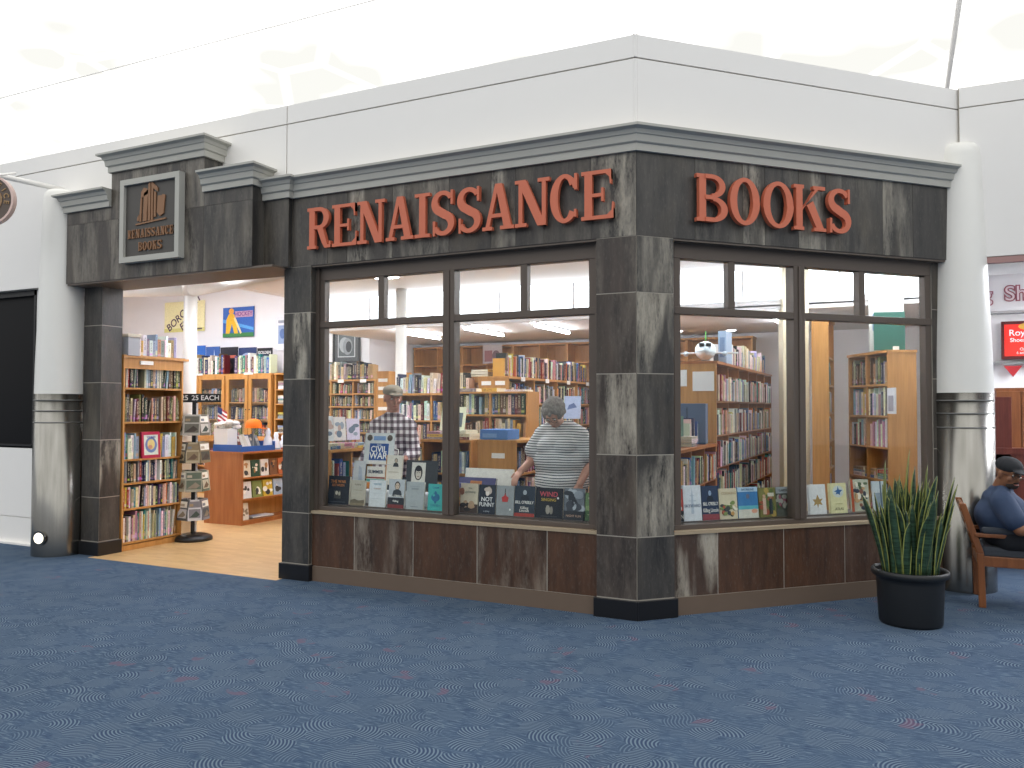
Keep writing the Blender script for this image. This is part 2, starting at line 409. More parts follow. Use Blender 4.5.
# low tiled walls under the windows
def lowwall(name, T, x0, x1, joints, picks, y=.04):
    e = bpy.data.objects.new(name, None); C.objects.link(e); struct(e); e.matrix_world = T
    b = MB(); g = MB()
    tiles(b, g, x0, x1, .13, .6, joints, [], y, lambda i, j: picks[i])
    g.box(x0, y+.0025, 0, x1, y+.1, .6)
    b.build('brown_tile', M['tile'], e); g.build('grout', M['grout'], e)
    k = MB(); k.box(x0, y-.012, 0, x1, y+.02, .13); k.build('kick_band', M['kick'], e)
    k = MB(); k.box(x0, y-.014, .598, x1, y+.2, .622); k.build('sill', M['sill'], e)
lowwall('wall_left_window', Matrix.Identity(4), -3.02, -.315, [-2.554, -1.95, -1.343, -.73],
        [rcol(1, 0), rcol(.8, .5), rcol(1, 0), rcol(.9, .6), rcol(1, 0)])
lowwall('wall_right_window', MR.copy(), .315, 2.95, [.712, 1.316, 1.91, 2.5], [rcol(.6, 1.3), rcol(1, 0), rcol(1, 0), rcol(1, .1), rcol(1, 0)])

# windows (frames and panes)
def windows(n, T, x0, x1, minor, major, y=.09):
    e = bpy.data.objects.new('window_%d' % n, None); C.objects.link(e); struct(e); e.matrix_world = T
    f = MB(); d = .07
    f.box(x0, y, .622, x1, y+d+.02, .66); f.box(x0, y, 2.69, x1, y+d+.02, 2.82)
    f.box(x0, y-.009, 2.262, x1, y+d, 2.318)
    f.box(x0, y, .66, x0+.055, y+d, 2.69); f.box(x1-.06, y, .66, x1, y+d, 2.69)
    f.build('frame', M['bronze'], e, bevel=.004)
    for m_ in minor:
        k = MB(); k.box(m_-.03, y, 2.318, m_+.03, y+d, 2.69); k.build('mullion', M['bronze'], e, bevel=.004)
    for m_ in major:
        k = MB(); k.box(m_-.055, y-.012, .66, m_+.055, y+d+.02, 2.69); k.box(m_-.012, y-.022, .66, m_+.012, y-.01, 2.69); k.build('mullion', M['bronze'], e, bevel=.004)
    return e, y
WG = []     # glass is added at the very end
w1, yy = windows(1, Matrix.Identity(4), -3.02+.03, -.345, [-2.325, -.955], [-1.64])
WG.append((w1, [(-2.93, -1.695, .66, 2.262), (-1.585, -.405, .66, 2.262), (-2.93, -2.355, 2.318, 2.69), (-2.295, -1.695, 2.318, 2.69), (-1.585, -.985, 2.318, 2.69), (-.925, -.405, 2.318, 2.69)]))
w2, yy = windows(2, MR.copy(), .37, 2.9, [.885, 2.16], [1.515])
WG.append((w2, [(.425, 1.46, .66, 2.262), (1.57, 2.84, .66, 2.262), (.425, .855, 2.318, 2.69), (.915, 1.46, 2.318, 2.69), (1.57, 2.13, 2.318, 2.69), (2.19, 2.84, 2.318, 2.69)]))
j = MB(); j.box(-3.02, .07, .62, -2.985, .2, 2.82); j.box(-.35, .07, .62, -.31, .2, 2.82); struct(j.build('trim_5', M['bronze']))

# fascia (tiled frieze) ------------------------------------------------
fs = bpy.data.objects.new('wall_fascia', None); C.objects.link(fs); struct(fs)
b = MB(); g = MB()
JL = [-2.838, -2.626, -2.146, -1.593, -1.203, -.984, -.74, -.352]
pk = [.15, .2, 1.0, .55, .0, 1.0, .1, .15, 1.1]
tiles(b, g, -3.24, 0, 2.82, 3.5, JL, [], 0., lambda i, j: rcol(.08, pk[i]), gap=.003)
g.box(-3.24, .006, 2.822, -.01, .12, 3.6)
b.T = MR; g.T = MR
JR = [.5, .93, 1.13, 1.45, 1.72, 2.3, 2.62]; pr = [.05, .25, 1.1, .3, 1.0, .35, .7, .1]
tiles(b, g, 0, 3.04, 2.82, 3.5, JR, [], 0., lambda i, j: rcol(0, pr[i]), gap=.003)
g.box(.01, .006, 2.822, 3.035, .12, 3.6)
b.T = Matrix.Identity(4); g.T = Matrix.Identity(4)
# protruding blocks over the entrance
A0 = -.2
tiles(b, g, -6.07, -5.4, 2.82, 3.58, [], [3.43], A0, lambda i, j: rcol(.15, .35), gap=.003)
tiles(b, g, -5.4, -4.13, 2.82, 3.93, [-4.75], [3.43], A0, lambda i, j: rcol(.15, .45), gap=.003)
tiles(b, g, -4.13, -3.53, 2.82, 3.6, [], [3.43], A0, lambda i, j: rcol(.05, .25), gap=.003)
tiles(b, g, -3.53, -3.24, 2.82, 3.52, [], [], -.05, lambda i, j: rcol(.05, .1), gap=.003)
def side(x, ya, yb, z0, z1, cr=.2, sgn=1):
    b.T = Matrix.Translation((x, ya, 0)) @ Matrix.Rotation(PI/2*sgn, 4, 'Z') if sgn > 0 else Matrix.Translation((x, yb, 0)) @ Matrix.Rotation(-PI/2, 4, 'Z')
    tiles(b, g, 0, abs(yb-ya), z0, z1, [], [], 0, lambda i, j: rcol(0, cr)); b.T = Matrix.Identity(4)
side(-3.53, A0, -.05, 2.82, 3.6); side(-4.13, A0, .06, 3.6, 3.93); side(-6.07, A0, .25, 2.82, 3.58, .2, -1); side(-5.4, A0, .06, 3.58, 3.93, .2, -1)
side(-3.24, -.05, 0, 2.82, 3.52)
g.box(-6.06, A0+.006, 2.822, -3.54, .1, 3.57); g.box(-5.39, A0+.006, 3.5, -4.14, .05, 3.92); g.box(-3.54, -.04, 2.822, -3.25, .1, 3.5)
b.build('slate_frieze', M['tile'], fs); g.build('grout', M['grout'], fs)
# soffits
s_ = MB(); s_.box(-6.06, A0+.01, 2.805, -3.3, .3, 2.823); s_.box(-3.3, 0.01, 2.805, -.0, .3, 2.823)
s_.T = MR; s_.box(0., .01, 2.805, 3.03, .3, 2.823); s_.T = Matrix.Identity(4)
s_.build('soffit', M['soffit'], fs)

# cornices: profile swept along a plan path --------------------------
PROF = [(0.0, 0.0), (.026, 0.0), (.026, .066), (.036, .070), (.044, .078), (.050, .135), (.060, .142), (.070, .176), (.092, .186), (.108, .192), (.108, .215), (-.02, .215)]
def cornice(path, z, name='cornice', sc=1.0):
    """path points left to right, outward is to the right-hand side of travel (towards -y for +x travel)"""
    P = [Vector((x, y)) for x, y in path]; n = len(P); b = MB(); rows = []
    for i in range(n):
        ds = []
        if i > 0: ds.append((P[i]-P[i-1]).normalized())
        if i < n-1: ds.append((P[i+1]-P[i]).normalized())
        ns = [Vector((d.y, -d.x)) for d in ds]
        m_ = ns[0] if len(ns) == 1 else (ns[0]+ns[1])/(1+ns[0].dot(ns[1]))
        rows.append([(P[i].x+m_.x*o*sc, P[i].y+m_.y*o*sc, z+h*sc*.84) for o, h in PROF])
    k = len(PROF); vs = [p for r in rows for p in r]; F = []
    for i in range(n-1):
        for j in range(k-1): F.append((i*k+j, (i+1)*k+j, (i+1)*k+j+1, i*k+j+1))
    F += [tuple(range(k)), tuple(reversed(range((n-1)*k, n*k)))]
    for i in range(n-1): pass
    b.add(vs, F); return b.build(name, M['cornice'], fs)
c3 = RW(3.05)
cornice([(-3.53, -.05), (-3.24, -.05), (-3.24, 0), (0, 0), (c3.x, c3.y)], 3.445)
cornice([(-6.07, .2), (-6.07, A0), (-5.4, A0)], 3.56)
cornice([(-5.4, .04), (-5.4, A0), (-4.13, A0), (-4.13, .04)], 3.9)
cornice([(-4.13, A0), (-3.53, A0), (-3.53, -.0)], 3.56)
t = MB(); t.box(-5.4, A0, 4.06, -4.13, .04, 4.079); t.box(-6.07, A0, 3.725, -5.4, .05, 3.739); t.box(-4.13, A0, 3.72, -3.53, .05, 3.739); t.build('cornice_top', M['cornice'], fs)

# ------------------------------------------------------------------ parapet and side walls
pw = bpy.data.objects.new('wall_front', None); C.objects.link(pw); struct(pw)
def panelwall(T, x0, x1, xs, zs, y, nm):
    b = MB(); b.T = T; g = MB(); g.T = T
    tiles(b, g, x0, x1, zs[0], zs[-1], xs, zs[1:-1], y, lambda i, j: (1, 1, 1), gap=.012, th=.03)
    g.box(x0, y+.012, zs[0], x1, y+.12, zs[-1]); b.build(nm, M['white'], pw); g.build('joint', M['grout'], pw)
panelwall(Matrix.Identity(4), -3.34, 0.0, [], [3.4, 4.16, 4.34], .03, 'white_panel')
panelwall(Matrix.Identity(4), -12.5, -3.34, [], [2.86, 4.16, 4.34], .03, 'white_panel')
o1 = .03
panelwall(MR, .0, 3.19, [], [3.4, 4.16, 4.34], .03, 'white_panel')
panelwall(Matrix.Identity(4), 2.225, 14, [], [2.84, 4.16, 4.34], 2.235, 'white_panel')
b = MB(); b.box(2.3, 2.24, 2.79, 14, 2.3, 2.84); b.build('pink_edge', cmat('a8837f'), pw)
# wall left of the left column with its dark window
b = MB(); b.box(-12.5, .055, 0, -6.35, .1, .02); b.box(-12.5, .1, 0, -6.35, .2, .3); b.box(-12.5, .1, .31, -6.35, .2, 1.1); b.box(-7.0, .1, 1.1, -6.35, .2, 2.9); b.box(-12.5, .12, 0, -6.35, .19, 1.1)
struct(b.build('wall_left', M['white']))
e = bpy.data.objects.new('window_4', None); C.objects.link(e); struct(e)
b = MB(); b.box(-12.5, .16, 1.1, -7.0, .19, 2.86); b.build('dark_pane', M['darkglass'], e)
b = MB(); b.box(-12.5, .1, 2.80, -7.0, .17, 2.87); b.box(-12.5, .1, 1.08, -7.0, .17, 1.12); b.box(-7.03, .1, 1.1, -6.98, .17, 2.86); b.build('frame', M['dark'], e)

# columns --------------------------------------------------------------
def column(cx, cy, rtop, lab, grp):
    o = thing('terminal_column', lab, 'column', (cx, cy, 0), 0, grp)
    MB().lathe([(.25, 1.68), (.246, 2.0), (rtop+.01, 3.74), (rtop, 3.8), (rtop-.03, 3.84), (0, 3.85)], 40).build('white_shaft', M['column'], o, True)
    k = MB().lathe([(.255, 0), (.255, 1.68), (.24, 1.68)], 64)
    k.build('steel_sleeve', M['steel'], o, True)
    for z in (1.385, 1.505, 1.615):
        MB().lathe([(.2545, z-.004), (.2575, z-.003), (.2575, z+.003), (.2545, z+.004)], 64).build('groove_ring', M['grey'], o)
    return o
cl = column(-6.3, -.07, .19, 'tapered white column with steel sleeve left of the shop entrance', 'round columns with steel sleeves')
cr_ = column(2.215, 2.3, .175, 'tapered white column with steel sleeve between shop window and seated person', 'round columns with steel sleeves')
# round lamp on the left sleeve, towards the hall
ang = math.atan2(-5.6, 5.5)
dirv = Vector((math.cos(ang-.5), math.sin(ang-.5), 0)); base = Vector((0, 0, .2))
k = MB().cyl(base+dirv*.245, base+dirv*.285, .075, .075, 24); k.build('lamp_rim', M['steel'], cl)
k = MB().cyl(base+dirv*.285, base+dirv*.292, .055, .05, 24); k.build('lamp_lens', M['lamp'], cl)

# ------------------------------------------------------------------ hall roof
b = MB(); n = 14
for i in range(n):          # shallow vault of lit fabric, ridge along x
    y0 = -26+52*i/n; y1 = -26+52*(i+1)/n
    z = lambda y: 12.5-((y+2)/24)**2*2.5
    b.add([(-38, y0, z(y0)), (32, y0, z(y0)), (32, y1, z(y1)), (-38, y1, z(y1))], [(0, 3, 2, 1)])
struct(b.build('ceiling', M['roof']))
trs = bpy.data.objects.new('trim_6', None); C.objects.link(trs); struct(trs)
k = MB(); k.tube([(-24, 6.15, 8.9), (-2, 6.15, 8.9)], .012, 6); k.tube([(2.78, 10, 8.9), (2.8, 24, 8.9)], .05, 8)
for q in range(5):
    a0 = (-21-q*1.6, 6.6, 8.6); k.tube([(-21-q*1.8+math.sin(t/8*1.2)*4, 9-4*t/8, 9.5-3.8*(t/8)**1.5) for t in range(9)], .012, 6)
k.build('roof_tube', M['white'], trs, True)

# bracket tube and round sign at the left edge
o = thing('round_sign', 'round brown sign with pale rim cut off at the left edge of the photo', 'sign', (-6.3, -.62, 3.6), .448)
def ring(b, r0, r1, y0, y1, n=40, kx=1., a0=0, a1=2*PI):
    vs = []; fs_ = []
    for i in range(n+1):
        a = a0+(a1-a0)*i/n
        for r, y in ((r0, y0), (r1, y0), (r1, y1), (r0, y1)): vs.append((r*kx*math.cos(a), y, r*math.sin(a)))
    for i in range(n):
        for j in range(4): fs_.append((i*4+j, (i+1)*4+j, (i+1)*4+(j+1) % 4, i*4+(j+1) % 4))
    b.add(vs, fs_)
o.location = (-6.37, -.81, 3.59)
MB().disc(0, 0, .23, .23, -.02, (1, 1, 1), 40, .02).build('disc', cmat('5d5048'), o)
k = MB(); ring(k, .23, .25, -.03, .03); k.build('rim', cmat('d8bdb4'), o)
k = MB(); ring(k, .12, .135, -.028, -.019); k.build('inner_ring', cmat('9a7d5a'), o)
for i, ch in enumerate('FICE'):
    a = .95-.36*i
    text('letter', ch, .07, cmat('a8875c'), o, Matrix.Translation((.178*math.cos(a), -.024, .178*math.sin(a))) @ Matrix.Rotation(-(a-PI/2), 4, 'Y'), .004)
br = MB(); br.tube([(.30, .82, .32), (-.7, .0, .42)], .028, 10); br.tube([(0, 0, .24), (0, .4, .39)], .012, 6)
br.build('bracket', M['white'], o, True)

# ------------------------------------------------------------------ sign lettering
def arc(cx, cz, rx, rz, a0, a1, n=20): return [(cx+rx*math.cos(math.radians(a0+(a1-a0)*i/n)), cz+rz*math.sin(math.radians(a0+(a1-a0)*i/n))) for i in range(n+1)]
def band(cx, cz, rx, rz, tx, tz, a0, a1, n=24):
    o_ = arc(cx, cz, rx, rz, a0, a1, n); i_ = arc(cx, cz, rx-tx, rz-tz, a0, a1, n)
    return [[o_[k], o_[k+1], i_[k+1], i_[k]] for k in range(n)]
def glyph(ch, w):
    """list of polygons in unit-height box, serifs .085 thick, width w (relative to height)"""
    t = .165; s = .078; th = .09
    def rect(a, b_, c, d): return [(a, b_), (c, b_), (c, d), (a, d)]
    def serif(x0, x1, top): return rect(x0, 1-s, x1, 1) if top else rect(x0, 0, x1, s)
    G = []
    if ch == 'I':
        m_ = w/2; G = [rect(m_-t/2, 0, m_+t/2, 1), serif(0, w, 0), serif(0, w, 1)]
    elif ch in 'RB':
        G = [rect(.06, 0, .06+t, 1), serif(0, .1+t, 0), serif(0, w*.5, 1)]
        if ch == 'R':
            G += band(w*.5, .735, w*.42, .265, t*.95, th, -90, 90) + [rect(.2, 1-th, w*.5, 1), rect(.2, .47, w*.5, .47+th)]
            G += [[(w*.42, .5), (w*.42+t*1.05, .5), (w*.72+t*.5, .12), (w*.72-t*.35, .12)], [(w*.72-t*.35, .13), (w*.72+t*.5, .13), (w*.83+t*.35, 0), (w*.83-t*.35, 0)], rect(w*.8, 0, w, s*.9), rect(w-.045, 0, w, .16)]
        else:
            G += band(w*.5, .755, w*.43, .245, t*.9, th, -90, 90)+band(w*.52, .265, w*.48, .265, t, th, -90, 90)
            G += [rect(.2, 1-th, w*.5, 1), rect(.2, .47, w*.52, .47+th), rect(.2, 0, w*.52, th)]
    elif ch == 'E':
        G = [rect(.07, 0, .07+t, 1), rect(0, 1-s, w*.93, 1), rect(0, 0, w, s), rect(.2, .46, w*.66, .46+s*.9), rect(w*.62, .36, w*.62+.05, .64),
             [(w*.93-.055, 1), (w*.93, 1), (w*.93, .7), (w*.93-.03, .7)], [(w-.055, 0), (w, 0), (w, .33), (w-.03, .33)], [(w*.75, 1-s), (w*.93, .8), (w*.93, 1)], [(w*.8, s), (w, .2), (w, 0)]]
    elif ch == 'N':
        G = [rect(.085, 0, .085+th, 1), rect(w-.085-th, 0, w-.085, 1), serif(0, .27, 0), serif(w-.27, w, 1), serif(0, .22, 1), [(.05, 1), (.05+t*1.25, 1), (w-.085, 0), (w-.085-t*1.15, 0)]]
    elif ch == 'A':
        m_ = w/2; G = [[(.06, 0), (.06+th*1.05, 0), (m_+.02, 1), (m_-.07, 1)], [(m_-.07, 1), (m_+.09, 1), (w-.05, 0), (w-.05-t*1.1, 0)], rect(w*.24, .27, w*.72, .27+th*.9), serif(0, .24, 0), serif(w-.33, w, 0)]
    elif ch == 'S':
        P = arc(w*.5, .74, w*.36, .215, 25, 250, 18)+arc(w*.5, .255, w*.36, .21, 75, -160, 18)
        W = []
        for i, p in enumerate(P):
            a = P[max(i-1, 0)]; c = P[min(i+1, len(P)-1)]; dx, dz = c[0]-a[0], c[1]-a[1]; L = math.hypot(dx, dz) or 1; nx, nz = -dz/L, dx/L
            u = i/(len(P)-1); mid = math.exp(-((u-.5)/.2)**2); hw = .045+.045*mid+.012*abs(dz/L)
            W.append(((p[0]+nx*hw, p[1]+nz*hw), (p[0]-nx*hw, p[1]-nz*hw)))
        G = [[W[i][0], W[i+1][0], W[i+1][1], W[i][1]] for i in range(len(W)-1)]
        G += [rect(w*.84, .68, w*.84+.055, 1.0), rect(w*.08, 0, w*.08+.055, .33)]
    elif ch in 'OC':
        a0, a1 = (0, 360) if ch == 'O' else (38, 322)
        G = band(w*.5, .5, w*.5, .51, t*1.05, th, a0, a1, 40)
        if ch == 'C': G += [rect(w*.84, .66, w*.84+.06, 1.0), rect(w*.83, .1, w*.83+.05, .26), [(w*.75, .82), (w*.86, .92), (w*.86, .7), (w*.8, .7)]]
    elif ch == 'K':
        G = [rect(.06, 0, .06+t, 1), serif(0, .1+t, 0), serif(0, .1+t, 1), [(.2, .4), (.24, .5), (w-.13, 1), (w-.13-.12, 1)], [(w*.4, .55), (w*.4+t, .66), (w-.03, 0), (w-.03-t*1.15, 0)], serif(w-.34, w-.02, 1), serif(w-.32, w, 0)]
    return G
def letter(ch, x0, x1, z0, z1, T, lab, y=-.05, d=.035, mf='terra'):
    h = z1-z0; w = (x1-x0)/h; b = MB()
    for gi, p in enumerate(glyph(ch, w)):
        A = sum(p[i][0]*p[(i+1) % len(p)][1]-p[(i+1) % len(p)][0]*p[i][1] for i in range(len(p)))
        if A < 0: p = p[::-1]
        b.prism([(u*h, v*h) for u, v in p], -d-.0004*(gi*.3), .0003*gi*.3)
    o = b.build('sign_letter', M[mf]); o.matrix_world = T @ Matrix.Translation((x0, y+d-.012, z0))
    return tag(o, lab, 'letter', 'terracotta letters of the shop name')
XL = [(-3.016, -2.755), (-2.742, -2.477), (-2.47, -2.185), (-2.174, -1.90), (-1.886, -1.739), (-1.725, -1.505), (-1.482, -1.263), (-1.25, -.97), (-.962, -.668), (-.662, -.426), (-.409, -.154)]
LB = ['R, first letter of RENAISSANCE', 'E, second letter of RENAISSANCE', 'N, third letter of RENAISSANCE', 'A, before the I of RENAISSANCE', 'I, the narrow one in RENAISSANCE', 'S, first of the pair in RENAISSANCE',
      'S, second of the pair in RENAISSANCE', 'A, after the double S of RENAISSANCE', 'N, ninth letter of RENAISSANCE', 'C, before the last letter of RENAISSANCE', 'E, last letter of RENAISSANCE']
for ch, (a, c), l in zip('RENAISSANCE', XL, LB): letter(ch, a, c, 2.952, 3.32, Matrix.Identity(4), 'terracotta slab letter '+l)
XR = [(.477, .747), (.769, 1.038), (1.071, 1.353), (1.359, 1.667), (1.685, 1.919)]
LR = ['B, first letter of BOOKS', 'O, next to the B of BOOKS', 'O, next to the K of BOOKS', 'K, fourth letter of BOOKS', 'S, last letter of BOOKS']
for ch, (a, c), l in zip('BOOKS', XR, LR): letter(ch, a, c, 2.952, 3.312, MR, 'terracotta slab letter '+l)

# plaque ------------------------------------------------------------------
pq = thing('wall_plaque', 'square dark plaque with grey frame, bronze emblem and shop name over the entrance', 'sign', (-4.78, A0-.002, 2.96))
W_, H_ = .405, .82
b = MB(); 
for x0, z0, x1, z1 in ((-W_, 0, W_, .055), (-W_, H_-.055, W_, H_), (-W_, .055, -W_+.055, H_-.055), (W_-.055, .055, W_, H_-.055)): b.box(x0, -.07, z0, x1, 0, z1)
b.build('frame', M['cornice'], pq)
MB().box(-W_+.05, -.04, .05, W_-.05, 0, H_-.05).build('panel', M['panel'], pq)
b = MB(); y = -.052
def P(pts, yy=y): b.prism(pts, yy, -.038)
# emblem: a leaning group of books / towers with a raised base line
P([(-.2, .36), (.21, .385), (.21, .4), (-.2, .375)]); P([(-.15, .39), (-.125, .39), (-.115, .62), (-.135, .62)])
P([(-.1, .39), (-.05, .39), (-.03, .7), (-.09, .66)]); P([(-.13, .62), (-.03, .655), (-.03, .7), (-.09, .72), (-.13, .68)])
P([(-.03, .39), (.0, .39), (.0, .78), (-.03, .75)]); P([(.012, .39), (.035, .39), (.035, .76), (.012, .78)]); P([(.035, .70), (.1, .66), (.1, .7), (.035, .75)])
P([(.05, .42), (.075, .42), (.075, .66), (.05, .67)]); P([(.09, .46), (.13, .42), (.16, .62), (.1, .62)]); P([(.13, .42), (.18, .44), (.2, .62), (.16, .63)])
P([(-.18, .4), (-.155, .4), (-.155, .46), (-.18, .43)])
b.build('emblem', M['bronzeletter'], pq)
def slab_text(word, cx, z0, h, width, parent, mat, y=-.052):
    wd = {'I': .4, 'N': .8, 'A': .8}; ws = [wd.get(c, .68) for c in word]; tot = sum(ws)+.12*(len(ws)-1); k = width/tot; x = cx-width/2; b = MB()
    for c, w in zip(word, ws):
        for gi, p in enumerate(glyph(c, w*k/h)):
            A = sum(p[i][0]*p[(i+1) % len(p)][1]-p[(i+1) % len(p)][0]*p[i][1] for i in range(len(p)))
            if A < 0: p = p[::-1]
            b.prism([(x+u*h, z0+v*h) for u, v in p], y-.0001*gi, y+.014)
        x += (w+.12)*k
    return b.build('lettering', mat, parent)
slab_text('RENAISSANCE', 0, .235, .085, .62, pq, M['bronzeletter']); slab_text('BOOKS', 0, .105, .085, .32, pq, M['bronzeletter'])

# ------------------------------------------------------------------ shop shell
b = MB()
b.box(-12.5, 5.45, 0, -6.3, 5.6, 3.95); b.box(-6.4, 5.6, 0, -6.3, 7.2, 3.95); b.box(-6.4, 7.1, 0, 2.52, 7.25, 3.3)
struct(b.build('wall_back', M['inwhite']))
b = MB(); b.box(-12.6, -.0, 0, -12.4, 5.6, 3.95); b.box(-12.5, .2, 0, -6.08, .26, 3.95); struct(b.build('wall_shop_left', M['inwhite']))
b = MB(); b.box(2.37, 2.56, 0, 2.45, 7.2, 3.3); struct(b.build('wall_shop_right', M['inwhite']))
b = MB(); b.box(-12.5, .2, 3.9, -6.3, 5.6, 3.98); b.box(-6.35, .16, 3.15, -6.25, 3.9, 3.98)
b.add([(-6.3, .16, 3.16), (-.05, .16, 3.16), (2.2, 2.4, 3.16), (2.5, 2.4, 3.16), (2.5, 3.9, 3.16), (-6.3, 3.9, 3.16)], [(5, 4, 3, 2, 1, 0), (0, 1, 2, 3, 4, 5)])
b.box(-6.3, 3.8, 2.7, 2.42, 7.2, 2.78); b.box(-6.3, 3.8, 2.66, 2.42, 3.84, 2.72)
b.box(-6.3, .12, 2.82, -3.3, .2, 3.9); b.box(-12.5, .2, 2.82, -6.3, .26, 3.9)
struct(b.build('ceiling_shop', M['inwhite']))
# glowing strip added above the ceiling step, stands in for reflections in the glass
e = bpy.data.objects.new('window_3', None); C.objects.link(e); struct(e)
b = MB(); b.box(-6.25, 3.88, 2.78, 2.42, 3.9, 3.15); b.build('glow_sheet', M['reflglow'], e)
b = MB()
for x in [-6.2+1.05*i for i in range(9)]: b.box(x-.012, 3.85, 2.8, x+.012, 3.88, 3.14)
b.build('glow_strip_bar', M['inwhite'], e)
# fluorescent tubes on the low ceiling, running front to back
k = 0
for x, y0, y1, lb in ((-2.66, 4.15, 5.35, 'behind the striped shirt person'), (-3.72, 4.1, 5.3, 'over the far empty shelves'), (-4.9, 4.2, 5.4, 'left of the others'), (-1.4, 4.15, 5.35, 'over the bookcase in the corner window view'), (.35, 4.3, 5.5, 'rightmost of the tubes')):
    o = thing('fluorescent_fixture', 'slim white ceiling tube light '+lb, 'ceiling light', (x, y0, 2.699), 0, 'tube lights on the low ceiling')
    MB().box(-.02, 0, -.03, .02, y1-y0, 0).build('housing', M['inwhite'], o)
    MB().cyl((0, .0, -.05), (0, y1-y0, -.05), .02, .02, 10).build('tube', M['tube'], o)
for x, y, lb in ((-1.24, 6.2, 'left small one'), (-.5, 6.4, 'right small one')):
    o = thing('downlight', 'round recessed ceiling downlight, '+lb+' at the back', 'ceiling light', (x, y, 2.69), 0)
    MB().cyl((0, 0, 0), (0, 0, .012), .07, .07, 20).build('diffuser', M['fixture'], o); k = MB(); k.lathe([(.07, -.004), (.09, -.004), (.09, .012)], 20); k.build('ring', M['inwhite'], o)
# panel lights added to brighten the front zone and the entrance
for i, (x, y, z, sx, sy) in enumerate(((-5.2, 1.4, 3.15, .3, 1.0), (-3.9, 2.0, 3.15, .3, 1.0), (-2.2, 1.6, 3.15, .3, 1.0), (-.8, 2.4, 3.15, .3, 1.0), (.9, 3.0, 3.15, .3, .7), (1.75, 3.2, 3.15, .3, .7), (-7.6, 3.2, 3.9, 1.2, .6), (-9.6, 3.2, 3.9, 1.2, .6), (-7.6, 1.4, 3.9, 1.2, .6))):
    o = thing('added_panel_light', 'added white panel light brightening the shop from its ceiling', 'ceiling light', (x, y, z), 0, 'added panel lights of the shop ceiling')
    MB().box(-sx/2-.04, -sy/2-.04, -.02, sx/2+.04, sy/2+.04, 0).build('frame', M['inwhite'], o)
    MB().box(-sx/2, -sy/2, -.028, sx/2, sy/2, -.018).build('diffuser', M['fixture'], o)
# slim columns and tube beams
for (x, y, r, h, lab, n) in ((-6.184, 1.542, .08, 3.05, 'slim white column carrying tube beams behind the spinner rack', 7), (-4.384, 3.515, .075, 3.16, 'slim white column behind the person in plaid', 8)):
    o = tag(MB().cyl((0, 0, 0), (0, 0, h), r, r, 24).build('slim_column', M['column'], None, True, (x, y, 0)), lab, 'column')
tb = bpy.data.objects.new('trim_7', None); C.objects.link(tb); struct(tb)
MB().cyl((-6.18, 1.54, 3.0), (-2.9, .62, 3.0), .085, .085, 20).cyl((-6.18, 1.54, 3.0), (-8.6, .75, 3.0), .075, .075, 20).ell((-6.18, 1.54, 3.0), (.11, .11, .12)).build('tube_beam', M['column'], tb, True)
tag(MB().box(-.14, -.14, 0, .14, .14, 3.16).build('square_column', plain('cream_paint', 'e8e0c4', .5, 0, .02), None, False, (.66, 3.86, 0), 0.3, .006), 'square cream column behind the bookcase row in the right window', 'column')

# ------------------------------------------------------------------ books
PAL = [('dark green', '24402f'), ('maroon', '5e1f26'), ('navy blue', '1f2c4e'), ('black', '1a1a1c'), ('cream', 'd8ceb4'), ('white', 'e6e4de'), ('tan', 'a98a61'), ('brown', '5b3f2b'),
       ('red', '9c2a28'), ('teal', '2d7f7d'), ('grey', '7f8083'), ('pale blue', '8fa6bd'), ('olive', '6a6a3c'), ('orange', 'c56b2c'), ('yellow', 'd0b04a'), ('purple', '55406b'), ('dark grey', '3f4145'), ('blue', '2f5b96'), ('pink', 'b98090'), ('beige', 'c0ae8d')]
PC = {n: hx(h) for n, h in PAL}
WT = dict(old=[2, 2, 2, 3, 2, 1, 3, 4, 1, 0, 3, 1, 3, 0, 0, 0, 3, 1, 0, 3], mix=[1, 2, 2, 3, 4, 5, 2, 2, 2, 1, 2, 2, 1, 1, 1, 1, 2, 2, 1, 3], light=[0, 1, 1, 1, 5, 8, 2, 0, 1, 2, 3, 3, 0, 0, 1, 0, 1, 1, 2, 3])
BK = []       # book records
def book_geo(b, w, h, d, col, page):
    """spine faces -y at y=0; thickness along x, height z"""
    i0 = len(b.f)
    v = [(0, 0, 0), (w, 0, 0), (w, d, 0), (0, d, 0), (0, 0, h), (w, 0, h), (w, d, h), (0, d, h)]
    b.m = 0; b.add(v, [(0, 1, 5, 4), (1, 2, 6, 5), (3, 0, 4, 7)], col)
    b.uv[i0] = [0, 0, 1, 0, 1, 1, 0, 1]
    # inset page block: slightly lower than the boards
    b.add([(0.002, .004, h-.004), (w-.002, .004, h-.004), (w-.002, d-.004, h-.004), (.002, d-.004, h-.004)], [(0, 1, 2, 3)], page)
    b.add([v[i] for i in (0, 1, 2, 3)], [(3, 2, 1, 0)], page); b.add([v[i] for i in (2, 3, 7, 6)], [(0, 1, 2, 3)], page)
ORD = ['first', 'second', 'third', 'fourth', 'fifth', 'sixth', 'seventh', 'eighth', 'ninth', 'tenth', 'eleventh', 'twelfth', 'thirteenth', 'fourteenth', 'fifteenth', 'sixteenth', 'seventeenth', 'eighteenth', 'nineteenth']
def ordn(i):
    if i < 19: return ORD[i]
    t_, u_ = divmod(i+1, 10); T = ['', '', 'twenty', 'thirty', 'forty', 'fifty', 'sixty', 'seventy', 'eighty', 'ninety', 'hundred']
    Z = ['', '', 'twentieth', 'thirtieth', 'fortieth', 'fiftieth', 'sixtieth', 'seventieth', 'eightieth', 'ninetieth', 'hundredth']
    return Z[t_] if u_ == 0 else T[t_]+'-'+ORD[u_-1]
